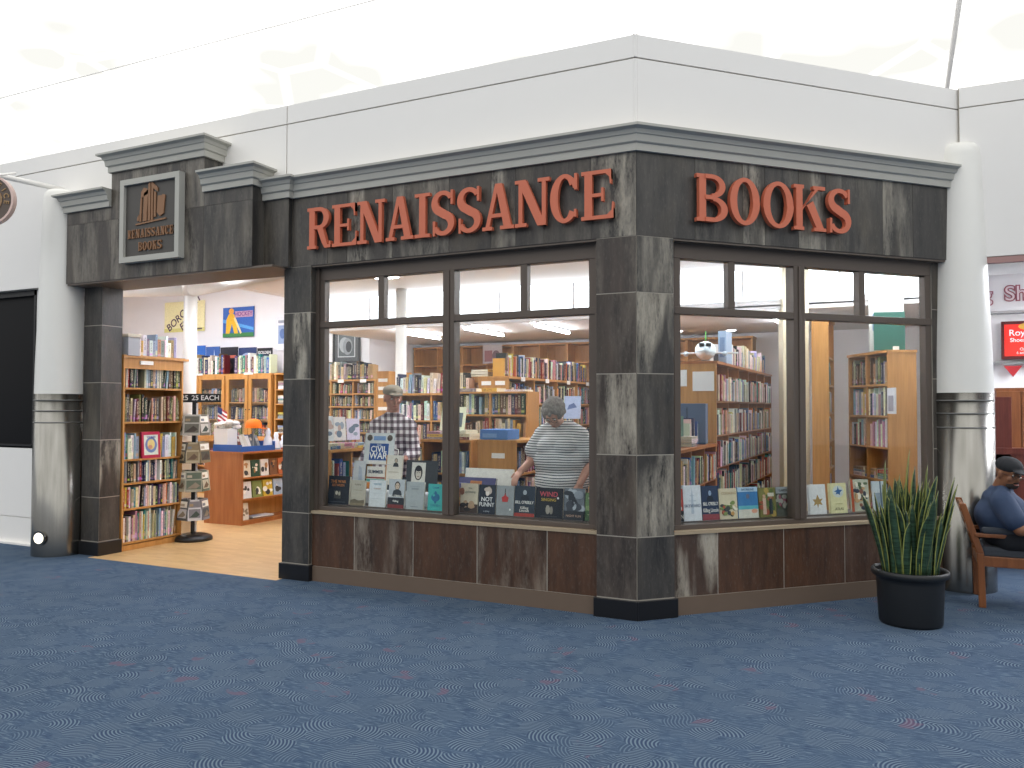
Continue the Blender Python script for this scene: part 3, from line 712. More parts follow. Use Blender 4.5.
def fill(T, x0, x1, z, hr, place, wr=(.018, .045), pal='mix', d=.16, y=.02, gaps=.03, lean=.12, jit=.02):
    x = x0; names = [p[0] for p in PAL]; i = 0; tilt = 0
    while x < x1:
        w = random.uniform(*wr); h = random.uniform(*hr)
        if x+w > x1: break
        if random.random() < gaps: x += random.uniform(.02, .05); continue
        nm = random.choices(names, WT[pal])[0]; c = PC[nm]; c = tuple(min(1, max(.004, v*random.uniform(.8, 1.2))) for v in c)
        a = 0.
        if random.random() < lean and x+w+h*.15 < x1: a = random.uniform(.05, .13)
        Mx = T @ Matrix.Translation((x+(h*math.sin(a)*0), y+random.uniform(0, jit), z)) @ Matrix.Rotation(a, 4, 'Y')
        BK.append(dict(M=Mx, w=w, h=h, d=d*random.uniform(.85, 1.1), c=c, n=nm, place=place, i=i)); i += 1
        x += w+.0012+(h*math.sin(a) if a else 0)

def bookcase(name, label, loc, rot, w, h, d, shelves, dividers=(), mat='oak', base=.08, back=True, cat='bookcase', tags=0, top=True, group=None, openends=False):
    """origin at front-left-bottom; local x along the front, y into the case. shelves = top z of every shelf board"""
    o = thing(name, label, cat, loc, rot, group); th = .022
    m_ = M[mat]
    MB().box(0, 0, 0, th, d, h).build('side_panel', m_, o); MB().box(w-th, 0, 0, w, d, h).build('side_panel', m_, o)
    if back: MB().box(th, d-.012, 0, w-th, d, h-.001).build('back_panel', m_, o)
    if top: MB().box(-.01, -.012, h, w+.01, d+.005, h+.028).build('top_board', m_, o)
    if base: MB().box(th, .012, 0, w-th, .03, base-.02).build('plinth', m_, o)
    for z in shelves: MB().box(th, .004, z-.02, w-th, d-.012, z).build('shelf', m_, o)
    for x in dividers: MB().box(x-th/2, .003, base, x+th/2, d-.012, h).build('divider', m_, o)
    for k_ in range(tags):
        MB().box(w*(k_+.5)/tags-.06, -.016, h-.055+.03, w*(k_+.5)/tags+.06, -.011, h+.03).build('shelf_label', M['label'], o)
    return o, Matrix.Translation(loc) @ Matrix.Rotation(rot, 4, 'Z')
SH = ['top', 'second', 'third', 'fourth', 'fifth', 'sixth', 'seventh', 'eighth', 'ninth', 'tenth']
def place(i, case): return SH[i]+' shelf of '+case if i >= 0 else 'top of '+case
H90 = PI/2

# 1 tall bookcase inside the entrance (front faces +x)
zs = [1.755, 1.385, .98, .725, .45, .09]; case = 'tall bookcase inside entrance'
o, T = bookcase('bookcase', 'tall honey oak bookcase with six book shelves just inside the entrance', (-5.76, .262, 0), H90, .80, 2.08, .3, zs, tags=0)
MB().box(-.012, -.02, 2.075, .86, .31, 2.1).build('ledge', M['oak'], o)
MB().box(.2, -.025, 2.01, .36, -.0, 2.05).build('shelf_label', M['label'], o); MB().box(.02, -.0, 1.96, .78, .01, 2.08).build('header_rail', M['oak'], o)
hrs = [(.2, .27), (.22, .31), (.22, .29), (.19, .24), (.2, .24), (.25, .33)]
for i, z in enumerate(zs):
    if i == 2:
        fill(T, .03, .24, z, hrs[i], place(i, case)+', left half', pal='light'); fill(T, .50, .775, z, hrs[i], place(i, case)+', right half', pal='light')
    else: fill(T, .03, .775, z, hrs[i], place(i, case), pal=['old', 'old', 'light', 'mix', 'mix', 'light'][i], wr=(.014, .032) if i != 5 else (.01, .025), lean=.1)
fill(T, .16, .76, 2.1, (.17, .26), place(-1, case), wr=(.02, .05), pal='light', lean=0)
ENTR_T = T

# 2 low counter with shelves facing +x (right), side panel to the camera
o, T2 = bookcase('display_counter', 'low reddish oak counter with three open shelves beside the spinner rack', (-5.99, 2.25, 0), H90, 1.35, .93, .67, [.62, .34, .06], mat='cherry', cat='counter')
MB().box(.08, .25, .06, 1.27, .27, .92).build('inner_back', M['oak'], o)

# 3 glass-door cabinets along the back-left wall
for k, (x0, w, lb) in enumerate(((-10.3, 1.28, 'left one behind the slim white column'), (-9.0, 1.05, 'right one behind the orange cap'))):
    x0 = x0; o, T3 = bookcase('glass_door_cabinet', 'honey oak cabinet with glazed doors, '+lb, (x0, 4.95, 0), 0, w, 2.1, .42, [1.93-.3, 1.33, 1.03, .5, .09], mat='oak', cat='cabinet', group='glass door cabinets on the back wall')
    nd = 2
    for q in range(nd):
        xa = w*q/nd+.01; xb = w*(q+1)/nd-.01
        dd = bpy.data.objects.new('door', None); C.objects.link(dd); dd.parent = o
        f = MB(); fr = .065
        for a in ((xa, .98, xb, 1.04), (xa, 2.03, xb, 2.1), (xa, 1.04, xa+fr, 2.03), (xb-fr, 1.04, xb, 2.03)): f.box(a[0], -.025, a[1], a[2], -.002, a[3])
        f.build('door_frame', M['oak'], dd)
        WG.append((dd, [(xa+fr, xb-fr, 1.04, 2.03)])); 
        MB().ell(((xb-.03) if q == 0 else xa+.03, -.035, 1.5), (.012, .012, .012)).build('knob', M['dark'], dd)
    MB().box(-.01, -.06, .94, w+.01, 0, .97).build('ledge', M['oak'], o)
    MB().box(w/2-.1, -.026, 2.11, w/2+.1, -.013, 2.145).build('shelf_label', M['label'], o)
    for i, z in enumerate((1.63, 1.33, 1.03, .5, .09)):
        fill(T3, .05, w-.05, z, (.19, .25) if i < 3 else (.22, .32), place(i, ('left' if k == 0 else 'right')+' glazed cabinet'), pal='old' if i < 3 else 'mix', wr=(.02, .05), y=.06)
    fill(T3, .5 if k == 0 else .15, w-.05, 2.13, (.24, .38), place(-1, ('left' if k == 0 else 'right')+' glazed cabinet'), wr=(.03, .06), y=.03, lean=0)
# 16 open shelf right of the cabinets with flat stacks
o, T16 = bookcase('bookcase', 'narrow dark-backed open bookcase with lying book stacks right of the glazed cabinets', (-7.9, 4.95, 0), 0, .9, 2.1, .4, [1.85, 1.6, 1.35, 1.1, .8, .45, .1], mat='oak')
def flatstack(T, x, y, z, n, place_, w=(.14, .2), hh=(.02, .04), pal='light', d=.24):
    names = [p[0] for p in PAL]; zz = z
    for i in range(n):
        t_ = random.uniform(*hh); nm = random.choices(names, WT[pal])[0]; c = tuple(v*random.uniform(.85, 1.1) for v in PC[nm]); ww = random.uniform(*w)
        Mx = T @ Matrix.Translation((x, y, zz)) @ Matrix.Rotation(random.uniform(-.06, .06), 4, 'Z') @ Matrix.Translation((ww, 0, 0)) @ Matrix.Rotation(-H90, 4, 'Y')
        # rotated so that thickness is vertical
        BK.append(dict(M=Mx, w=t_, h=ww, d=d, c=c, n=nm, place=place_, i=i, flat=True)); zz += t_+.0015
for i, z in enumerate((1.85, 1.6, 1.35, 1.1, .8, .45)):
    for k in range(3): flatstack(T16, .05+.26*k, .03, z, random.randint(3, 5), 'stack %s on %s shelf of narrow bookcase' % (('left', 'mid', 'right')[k], SH[i]))

# 4 bookcase in front of the framed picture wall
zs = [1.98-.21*(i+1)-.0 for i in range(8)]; case = 'oak paperback case under framed picture'
o, T4 = bookcase('bookcase', 'honey oak paperback bookcase below the framed black and white picture', (-7.2, 5.0, 0), 0, 1.34, 1.97, .3, zs, dividers=(.45, .9), tags=3)
for i, z in enumerate(zs):
    for q, (a, c) in enumerate(((.03, .43), (.47, .88), (.92, 1.31))): fill(T4, a, c, z, (.13, .18), place(i, case)+(', left bay', ', middle bay', ', right bay')[q], pal='old', wr=(.018, .035), lean=.05)
fill(T4, .05, 1.3, 2.0, (.2, .3), place(-1, case), pal='old', wr=(.03, .05), lean=0)

# end-cap with label cards
o, T = bookcase('bookcase', 'oak bookcase end with white label cards behind the person in plaid', (-5.25, 4.2, 0), 0, .2, 2.05, .6, [], mat='oak')
MB().box(.0, -.004, .0, .2, 0, 2.05).build('end_panel', M['oak'], o)
for z in (1.92, 1.8, 1.68, 1.5, 1.2): MB().box(.02, -.008, z, .18, -.004, z+.05).build('label_card', M['label'], o)

# 5 far back shelves
for k in range(6):
    x0 = -6.25+1.0*k; zs = [2.3, 2.0, 1.68, 1.36, 1.04, .72, .4, .09]
    o, T5 = bookcase('bookcase', 'tall oak wall bookcase with an empty top row, number %s from the left wall' % ['one', 'two', 'three', 'four', 'five', 'six'][k], (x0, 6.75, 0), 0, 1.0, 2.6, .32, zs, dividers=(.5,), group='tall bookcases on the rear wall', mat='oak')
    o['label'] = 'tall oak wall bookcase with empty top row, %s from left along the rear wall' % ORD[k]
    for i, z in enumerate(zs[2:6]): fill(T5, .03, .97, z, (.18, .27), place(i+2, 'rear wall bookcase '+ORD[k]), wr=(.03, .06), pal='mix')

# 6 long island bookcase receding behind the woman
case = 'long island bookcase'; T = None
o, T6 = bookcase('bookcase', 'long oak island bookcase with label cards on its end behind the striped shirt', (-2.55, 3.1, 0), H90, 3.1, 1.9, .42, [1.6, 1.3, 1.0, .7, .4, .09], dividers=(.78, 1.55, 2.33), mat='oak', tags=4)
e_ = MB()
for a, z in ((.05, 1.82), (.24, 1.82), (.05, 1.4), (.26, 1.6)): e_.box(-.008, a, z, -.001, a+.13, z+.05)
e_.build('label_card', M['label'], o)
for i, z in enumerate([1.6, 1.3, 1.0, .7, .4, .09]):
    for q, a in enumerate((.03, .8, 1.57, 2.35)): fill(T6, a, a+.72, z, (.19, .26), place(i, case)+', %s bay' % ORD[q], pal='mix', wr=(.016, .04))
fill(T6, .1, 3.0, 1.93, (.22, .3), place(-1, case), pal='mix', wr=(.016, .04), lean=.25, y=.1)
for k in range(2): flatstack(T6 @ Matrix.Translation((.0, .3, 0)), .03+.22*k, 0, 1.93, 3, 'flat stack at near end on top of island bookcase')

# 7 bookcase facing the window behind the counter box
case = 'bookcase facing left of striped shirt'
o, T7 = bookcase('bookcase', 'oak bookcase of upright books facing the window left of the striped shirt', (-2.78, 2.15, 0), 0, .92, 1.72, .3, [1.47, 1.18, .88, .58, .28], mat='oak', dividers=(.46,), top=False)
for i, z in enumerate([1.47, 1.18, .88, .58, .28]): fill(T7, .03, .89, z, (.19, .25), place(i, case), pal='mix' if i != 0 else 'old', wr=(.018, .045))
for k in range(3): flatstack(T7, .06+.28*k, .04, 1.722, 1, 'flat pile on top of bookcase left of striped shirt', w=(.18, .25))
MB().box(.02, 0.0, 1.70, .9, .29, 1.72).build('top_board', M['oak'], o)

# 8 low island with wooden end and label, blue box on top
case = 'low island by the reaching hand'
o, T8 = bookcase('bookcase', 'low oak island bookcase with a white label on its end, blue box on top', (-1.62, 1.35, 0), H90, .74, 1.2, .42, [.9, .6, .3, .06], mat='oak')
MB().box(-.008, .12, 1.05, -.001, .26, 1.1).build('label_card', M['label'], o)
for i, z in enumerate([.9, .6, .3, .06]): fill(T8, .03, .71, z, (.19, .25), place(i, case))

# 9 display case at the left edge of the window view
case = 'low case beside plaid person'
o, T9 = bookcase('bookcase', 'low oak display case behind the left end of the window', (-3.28, .62, 0), H90, .7, 1.1, .24, [.78, .5, .2], mat='oak', dividers=(.35,))
for i, z in enumerate([.78, .5, .2]): fill(T9, .03, .67, z, (.19, .25), place(i, case), wr=(.02, .05), pal='mix')
for k in range(3): flatstack(T9, .03+.22*k, .02, 1.13, 2, 'flat pile on low case beside plaid person', w=(.14, .19), pal='light', d=.18)

# 10 table case right of the man
case = 'case right of plaid person'
o, T10 = bookcase('bookcase', 'low oak case topped with flat piles right of the person in plaid', (-2.86, 1.62, 0), 0, .6, 1.18, .4, [.86, .56, .26], mat='oak')
for i, z in enumerate([.86, .56, .26]): fill(T10, .03, .57, z, (.19, .24), place(i, case), gaps=.25)
for k in range(2): flatstack(T10, .04+.27*k, .04, 1.21, 3, 'flat pile on case right of plaid person', w=(.2, .25), pal='light')
# 11 behind the man
case = 'case behind plaid person'
o, T11 = bookcase('bookcase', 'oak bookcase of pale and red books behind the plaid shoulder', (-4.25, 3.1, 0), 0, 1.2, 1.70, .32, [1.38, 1.08, .78, .48, .18], mat='oak', dividers=(.6,))
for i, z in enumerate([1.38, 1.08, .78, .48, .18]):
    for q, a in enumerate((.03, .62)): fill(T11, a, a+.55, z, (.19, .26), place(i, case)+(', left bay', ', right bay')[q], pal='light' if i == 0 else 'mix')
fill(T11, .05, 1.15, 1.73, (.18, .26), place(-1, case), pal='light', lean=.3)

# 12 long case seen in the corner window (faces +x), low then tall
case = 'low row in corner window'
o, T12 = bookcase('bookcase', 'low oak bookcase row receding in the corner window, flat papers on top', (.05, .95, 0), H90, 1.62, 1.16, .55, [.84, .52, .2], mat='cherry', dividers=(.55, 1.1))
for i, z in enumerate([.84, .52, .2]):
    for q, a in enumerate((.03, .57, 1.12)): fill(T12, a, a+.48, z, (.2, .27), place(i, case)+', %s bay' % ORD[q], pal='mix', wr=(.02, .05), lean=.2, y=-.014, jit=.008)
for k in (2,): flatstack(T12, .09+.3*k, .03, 1.19, 4, 'flat pile on low row in corner window', w=(.18, .26), hh=(.012, .03), pal='light')
fill(T12, .05, .62, 1.19, (.2, .3), 'row standing on low case in corner window', pal='light', wr=(.02, .05), y=.16, lean=.3)
fill(T12, .95, 1.58, 1.19, (.2, .28), 'rear row standing on low case in corner window', pal='mix', wr=(.02, .05), y=.1, lean=.3)
case = 'tall row in corner window'
o, T13 = bookcase('bookcase', 'tall oak bookcase row receding in the corner window, toy aeroplane on its end', (.05, 2.6, 0), H90, 3.9, 2.0, .52, [1.62, 1.27, .94, .62, .3], mat='cherry', dividers=(.65, 1.3, 1.95, 2.6, 3.25))
MB().box(-.006, 0, 0, 0, .52, 2.0).build('end_panel', M['oak'], o)
e_ = MB(); e_.box(-.012, .3, 1.77, -.006, .48, 1.94); e_.box(-.012, .02, 1.72, -.006, .24, 1.92); e_.build('paper_sign', M['label'], o)
for i, z in enumerate([1.62, 1.27, .94, .62, .3]):
    for q in range(6): fill(T13, .03+.65*q, .62+.65*q, z, (.2, .28), place(i, case)+', %s bay' % ORD[q], pal=('light' if i == 0 else 'mix'), wr=(.018, .045), lean=.15, y=-.014, jit=.008)
fill(T13, 1.15, 3.8, 2.03, (.15, .3), place(-1, case), pal='light', wr=(.03, .08), lean=.3, y=.05, gaps=.15)

# 14 rotated bookcase in the right-hand window
RB = .484
case = 'case beside the right jamb'
TT = Matrix.Translation((1.62, 3.30, 0)) @ Matrix.Rotation(-H90+RB, 4, 'Z')
o, T14 = bookcase('bookcase', 'oak bookcase with a plain side panel behind the snake plant window', (1.21, 4.22, 0), -H90+RB, .9, 2.12, .3, [1.8, 1.47, 1.14, .8, .45, .1], mat='oak', dividers=(.42,))
for i, z in enumerate([1.8, 1.47, 1.14, .45]): fill(T14, .03, .82, z, (.22, .3), place([0, 1, 2, 4][i], case), pal='light' if i else 'old', wr=(.018, .04))
for k in range(3): flatstack(T14, .04+.28*k, .03, .8, 3, 'flat pile on fourth shelf of case beside right jamb', w=(.2, .26))
# 15 tall case with orange side
case = 'tall orange oak case'
o, T15 = bookcase('bookcase', 'tall orange oak bookcase seen from its plain side in the right window', (1.06, 3.45, 0), H90, .75, 2.5, .17, [2.1, 1.8, 1.5, 1.2, .9, .6, .3], mat='oak')
MB().box(-.005, 0, 0, 0, .17, 2.5).build('side_facing', M['oak'], o)
for i, z in enumerate([1.8, 1.5, 1.2, .9, .6]): fill(T15, .03, .72, z, (.2, .26), place(i+1, case), d=.12)

# ------------------------------------------------------------------ standing display books
NB = [0]
INK = lambda h: hx(h)
def cover(lab, T, w, h, t, col, art=(), txt=(), pages='e6e0cf', cat='book', grp='books standing face out', name='book'):
    """stands on local z=0, cover facing -y"""
    o = thing(name, lab, cat, (0, 0, 0), 0, grp); o.matrix_world = T
    c = hx(col); b = MB(); b.box(0, 0, 0, w, .003, h, c); b.box(0, t-.003, 0, w, t, h, c); b.box(0, 0, 0, .003, t, h, c); b.build('cover', M['paint'], o)
    b = MB(); b.box(.004, .003, .003, w-.003, t-.003, h-.003, hx(pages)); b.build('page_block', M['paint'], o)
    if art:
        b = MB(); yy = -.0006
        for a in art:
            k_ = a[0]; cc = hx(a[-1])
            if k_ == 'r': b.box(a[1]*w, yy, a[2]*h, a[3]*w, 0.0005, a[4]*h, cc)
            elif k_ == 'e': b.disc(a[1]*w, a[2]*h, a[3]*w, a[4]*h, yy, cc, 20, .0005)
            elif k_ == 'p': b.prism([(x*w, z*h) for x, z in a[1]], yy, .0005, cc)
            yy -= .0005
        b.build('cover_picture', M['paint'], o)
    for s_, cx, cz, hh, colr in txt:
        q = text('title', s_, h*hh*1.35, cmat(colr), o, Matrix.Translation((cx*w, -.0035-.0005*len(art)*0, cz*h)), .0006)
        wd = q.dimensions.x
        bb = max(v.co.x for v in q.data.vertices)-min(v.co.x for v in q.data.vertices)
        if bb > w*.9:
            k_ = w*.9/bb
            for v in q.data.vertices: v.co.x *= k_
        q.location.y = -.0012-.0005*len(art)
    NB[0] += 1
    return o
def face(cx, cz, s, skin='c9b5a0', hair='2a2522', body='33363c', asp=1.35):
    return [('e', cx, cz, .19*s, .15*s*asp*.8, hair), ('e', cx, cz-.025*s, .145*s, .125*s*asp*.8, skin), ('p', [(cx-.36*s, cz-.42*s), (cx+.36*s, cz-.42*s), (cx+.26*s, cz-.2*s), (cx+.08*s, cz-.14*s), (cx-.08*s, cz-.14*s), (cx-.26*s, cz-.2*s)], body),
            ('r', cx-.09*s, cz-.005*s, cx-.04*s, cz+.008*s, hair), ('r', cx+.04*s, cz-.005*s, cx+.09*s, cz+.008*s, hair), ('r', cx-.05*s, cz-.075*s, cx+.05*s, cz-.065*s, '8a5548')]
def floral(cols, n, seed, x0=.05, x1=.95, z0=.05, z1=.95, r=.09):
    rn = random.Random(seed); return [('e', rn.uniform(x0+r*.5, x1-r*.5), rn.uniform(z0+r*.5, z1-r*.5), rn.uniform(.4, 1)*r, rn.uniform(.4, 1)*r*.7, rn.choice(cols)) for _ in range(n)]
LZ = .668
def TL(x, y=.21, z=LZ, tilt=-.1, rz=0.): return Matrix.Translation((x, y, z)) @ Matrix.Rotation(rz, 4, 'Z') @ Matrix.Rotation(tilt, 4, 'X')
def TRt(u, y=.21, z=LZ, tilt=-.1): return MR @ Matrix.Translation((u, y, z)) @ Matrix.Rotation(tilt, 4, 'X')
D_ = [
 ('black book with orange title at the far left of the window display', TL(-2.985), .235, .255, .035, '17181d', [('r', .3, .2, .62, .48, '4a4740'), ('e', .42, .4, .06, .07, 'c9c3b0'), ('e', .55, .38, .05, .07, 'b5ae99'), ('r', .1, .07, .85, .1, '3c3e44')], [('THE WAR', .48, .8, .11, 'c27a33'), ('BETWEEN', .48, .67, .09, 'b8702f')]),
 ('beige book with brown landscape foot, second in the left display row', TL(-2.73), .15, .225, .025, 'b9b3a4', [('r', 0, 0, 1, .2, '8a7d63'), ('p', [(.0, .2), (.3, .26), (.6, .2), (1, .24), (1, .1), (0, .1)], '6e6450'), ('r', .2, .6, .8, .62, '948d7e')], [('PLAINS', .5, .82, .07, '6f6a60')]),
 ('pale white book with faint blue title in the left display row', TL(-2.53), .175, .235, .022, 'd5dade', [('r', .12, .3, .88, .31, 'b4c0c8'), ('r', .2, .5, .8, .51, 'b4c0c8')], [('WATER', .5, .84, .08, '8fb2c6'), ('a memoir', .5, .68, .06, 'b58f7e')]),
 ('book with a suited person on the cover beside the pale white book', TL(-2.325), .165, .25, .022, 'b8bec4', face(.55, .78, .9)+[('r', 0, 0, 1, .36, '25262b'), ('r', 0, 0, 1, .12, '7a2f2a')], [("BILL O'REILLY", .5, .42, .07, 'f0eee8'), ('Killing', .5, .24, .07, 'e8e4dc')]),
 ('plain grey book left of the turquoise one', TL(-2.14), .18, .235, .024, 'a9b0b3', [('r', .3, .08, .7, .1, '6d7376'), ('r', .2, .83, .8, .84, '8c9396')], [('ECHOES', .5, .74, .06, '8c9498')]),
 ('turquoise book with a blue emblem beside the middle mullion', TL(-1.918), .15, .225, .022, '45b3b0', [('e', .5, .5, .28, .16, '2b6f97'), ('e', .5, .5, .12, .24, '2b6f97'), ('e', .38, .58, .08, .05, '45b3b0')], [('CALM', .5, .86, .08, '2b6f97'), ('THE SEA', .5, .2, .09, '3a8fa6')]),
 ('cream book with brown figures at the foot, right of the mullion', TL(-1.60), .165, .245, .026, 'cfc4ae', [('r', 0, 0, 1, .3, '4d3b2f')]+floral(['8a6a50', 'b99a7c', '2e241e'], 8, 3, .05, .95, .02, .4, .2)+[('e', .1, .72, .12, .12, '8a5a40')], [('the', .58, .84, .08, '8f8f80'), ('gathering', .58, .72, .08, '8f8f80')]),
 ('dark book with big white NOT FUNNY lettering', TL(-1.425), .155, .24, .024, '1f2430', floral(['c9b9ae', 'e8e0d8', '7d6a66'], 5, 5, .3, .8, .62, .95, .2), [('NOT', .5, .5, .15, 'f2f2f2'), ('FUNNY', .5, .32, .15, 'f2f2f2'), ('a story', .5, .1, .06, '9aa0a8')]),
 ('grey book with a small red figure', TL(-1.262), .16, .24, .024, '92979a', [('p', [(.35, .45), (.65, .45), (.7, .6), (.55, .66), (.5, .85), (.45, .66), (.3, .6)], 'b8342f'), ('r', .48, .7, .52, .9, '2a2326'), ('e', .8, .2, .05, .035, 'e5e5e5')], []),
 ('dark book with red foot band beside the grey book with red figure', TL(-1.095), .18, .245, .026, '27313d', face(.5, .8, .62, 'a9b3ba', '323a44', '1d242d')+[('r', 0, 0, 1, .11, 'a33a2c')], [("BILL O'REILLY", .5, .46, .1, 'f0eee8'), ('Killing', .5, .28, .09, 'e8e4dc'), ('Lincoln', .5, .19, .09, 'e8e4dc')]),
 ('wide black book with a pink and yellow title', TL(-.905), .232, .24, .032, '15161a', [('e', .45, .28, .08, .15, 'a29c90'), ('e', .58, .26, .06, .13, '8c867c'), ('e', .82, .67, .04, .035, 'e8e8e8'), ('r', .2, .05, .8, .07, '4a4a4a')], [('WIND', .48, .78, .17, 'c04a55'), ('SINGING', .48, .6, .1, 'c2a63d')]),
 ('black and white photo book with wintry trees', TL(-.662), .17, .245, .028, '6d737b', floral(['aeb5bd', '2c2f35', '8e959e', '40444c'], 16, 8, 0, 1, .2, 1, .25)+[('r', 0, 0, 1, .28, '26282c')], [('D', .5, .55, .16, '1b1c20'), ('NIGHT RUN', .5, .12, .07, 'c9a58c')]),
 ('green landscape book at the right end of the left window display', TL(-.49, .22), .16, .215, .026, '6f8a5a', [('r', 0, 0, 1, .35, '4c6a3e'), ('e', .5, .45, .5, .12, '8aa06c'), ('r', .15, .2, .85, .23, '9fb07f')], [('MEADOW', .5, .8, .08, 'd7dcc0')]),
 # corner window
 ('narrow red and black book at the left end of the corner window', TRt(.432), .09, .25, .022, 'b94536', [('r', 0, 0, 1, .32, '1c1a1d'), ('e', .6, .62, .25, .09, 'e27a60'), ('e', .65, .4, .2, .07, 'd8cfc8')], [('MAN', .5, .14, .13, 'ded8d0')]),
 ('tall white book with a faint tower drawing', TRt(.524), .16, .275, .026, 'dde2ea', [('p', [(.42, .2), (.58, .2), (.55, .7), (.5, .92), (.45, .7)], 'b5c2d2'), ('r', .3, .55, .7, .57, 'b5c2d2'), ('r', .38, .7, .62, .72, 'b5c2d2')], [('SKYWARD', .5, .42, .09, '77839a')]),
 ('navy book with a portrait and dark red foot in the corner window', TRt(.69), .152, .265, .026, '20304f', face(.5, .8, .6, '93a6c4', '1a2237', '131a2c')+[('r', 0, 0, 1, .17, '8e3b40')], [("BILL O'REILLY", .5, .47, .1, 'f0eee8'), ('Killing Lincoln', .5, .28, .12, 'e8e4dc')]),
 ('cream book with scattered food pictures', TRt(.848), .166, .24, .024, 'd8cdb0', floral(['b5583f', '7c8f4e', 'e9e2cf', '3a3f3a', 'c99a5a'], 26, 13, .02, .98, .02, .6, .13), [('COOKING', .5, .84, .09, 'a8906a')]),
 ('blue beach and sky book', TRt(1.022), .188, .245, .026, '3f7db8', [('r', 0, 0, 1, .34, 'd7d6cc'), ('r', 0, .28, 1, .4, '62b3c4'), ('r', 0, .85, 1, 1, 'b8d3ea'), ('e', .8, .22, .15, .07, 'e0a58c'), ('e', .5, .7, .08, .08, '6a6f8a')], [('SHORELINE', .5, .92, .07, '47688c')]),
 ('green book with two standing figures', TRt(1.22), .163, .235, .024, '7c7a4a', floral(['5e7040', 'b39a58', '3f4a30', 'a35a44'], 16, 19, 0, 1, .0, 1, .18)+[('r', .2, .1, .38, .65, 'd5b7a6'), ('e', .29, .7, .08, .07, 'caa58c'), ('r', .58, .1, .75, .62, '2f3a46'), ('e', .66, .68, .08, .06, 'b28a70'), ('r', .5, .7, .85, .82, 'd8d4c8')], []),
 ('dark book with pink flowers beside the right mullion', TRt(1.393, .22), .15, .235, .024, '5b5f5a', floral(['9c5c70', '6e2f44', '4c6a4a', 'a8a8a0'], 20, 23, 0, 1, .25, .75, .17)+[('r', 0, .78, 1, 1, 'a5adb2')], [('GARDEN', .5, .88, .08, '4a4f52')]),
 ('white book with a gold maple leaf left of the plant', TRt(1.72, .22), .17, .245, .026, 'e2e4e6', [('p', [(.5, .2), (.56, .34), (.78, .3), (.68, .42), (.82, .52), (.62, .5), (.5, .66), (.4, .5), (.2, .5), (.32, .4), (.24, .28), (.44, .34)], 'a98a4c')], []),
 ('pale yellow book with a blue star emblem left of the plant', TRt(1.935, .22), .17, .25, .026, 'ddd9a8', [('e', .5, .72, .33, .2, 'c8d3d2'), ('p', [(.25, .72), (.45, .78), (.5, .9), (.56, .78), (.78, .76), (.62, .7), (.6, .6), (.48, .64), (.34, .62), (.4, .7)], '2c5f9a'), ('r', .3, .3, .7, .32, 'a9a574')], [('ATLAS', .5, .14, .09, '7d7a52')]),
 ('colourful cartoon covered book partly behind the snake plant', TRt(2.19, .26), .19, .27, .02, 'bcbfae', floral(['8d5d50', '5d6f52', 'e5e1d2', '3f4a5a', 'c9a67d'], 26, 29, .02, .98, .02, .98, .15)+[('r', 0, 0, .08, 1, 'b5532f')], []),
 ('white magazine leaning behind the snake plant', TRt(2.42, .26), .16, .25, .012, 'c9d5dc', [('r', .1, .1, .9, .6, '8fa3b4'), ('r', .5, .0, .6, 1, '5a6f82')], []),
 # second row, raised
 ('white booklet leaning in the raised row left of the poster stand', TL(-2.88, .44, .83, -.15), .13, .22, .012, 'd9dde2', [('p', [(.5, .1), (.9, .1), (.7, .7), (.45, .8)], 'b9c3d3')], []),
 ('book with white, teal and orange bands below the poster stand', TL(-2.74, .46, .80, -.12), .2, .2, .02, 'e6e2da', [('r', 0, 0, 1, .26, 'd88a45'), ('r', 0, .3, 1, .42, '57a7a2'), ('r', 0, .45, 1, .52, '9a4a40')], [('SUMMER', .5, .75, .16, '44506a')]),
 ('white book with a small portrait and orange edge', TL(-2.53, .46, .84, -.12), .175, .27, .02, 'e2ddd2', face(.62, .82, .5)+[('r', 0, 0, .05, 1, 'c98f5c'), ('r', .2, .42, .8, .44, 'b0a690')], []),
 ('dark album with a square black and white portrait', TL(-2.32, .48, .82, -.12), .33, .25, .012, '35373a', [('r', .18, .1, .62, .92, 'd9d7d0'), ('e', .4, .55, .13, .27, '1d1c1e'), ('e', .4, .52, .09, .2, 'cbc3b8'), ('r', .35, .54, .38, .56, '2a2526'), ('r', .42, .54, .45, .56, '2a2526'), ('r', .37, .4, .43, .42, '6a4a44'), ('e', .4, .7, .1, .1, '1d1c1e')], []),
]
for d in D_: cover(d[0], d[1], d[2], d[3], d[4], d[5], d[6], d[7])
# display ledge behind both windows
dl = thing('display_ledge', 'long grey ledge inside the left window carrying the face-out books', 'ledge')
b = MB(); b.box(-2.98, .185, .63, -.35, .55, .668); b.box(-2.98, .5, 0, -.35, .54, .63); b.build('ledge_top', M['bronze'], dl)
b = MB(); b.box(-2.9, .40, .668, -1.95, .55, .78); b.build('riser', M['inwhite'], dl)
dl = thing('display_ledge', 'long grey ledge inside the angled window carrying the face-out books', 'ledge')
b = MB(); b.T = MR; b.box(.42, .185, .63, 2.88, .42, .668); b.box(.6, .38, 0, 2.86, .41, .63); b.build('ledge_top', M['bronze'], dl)

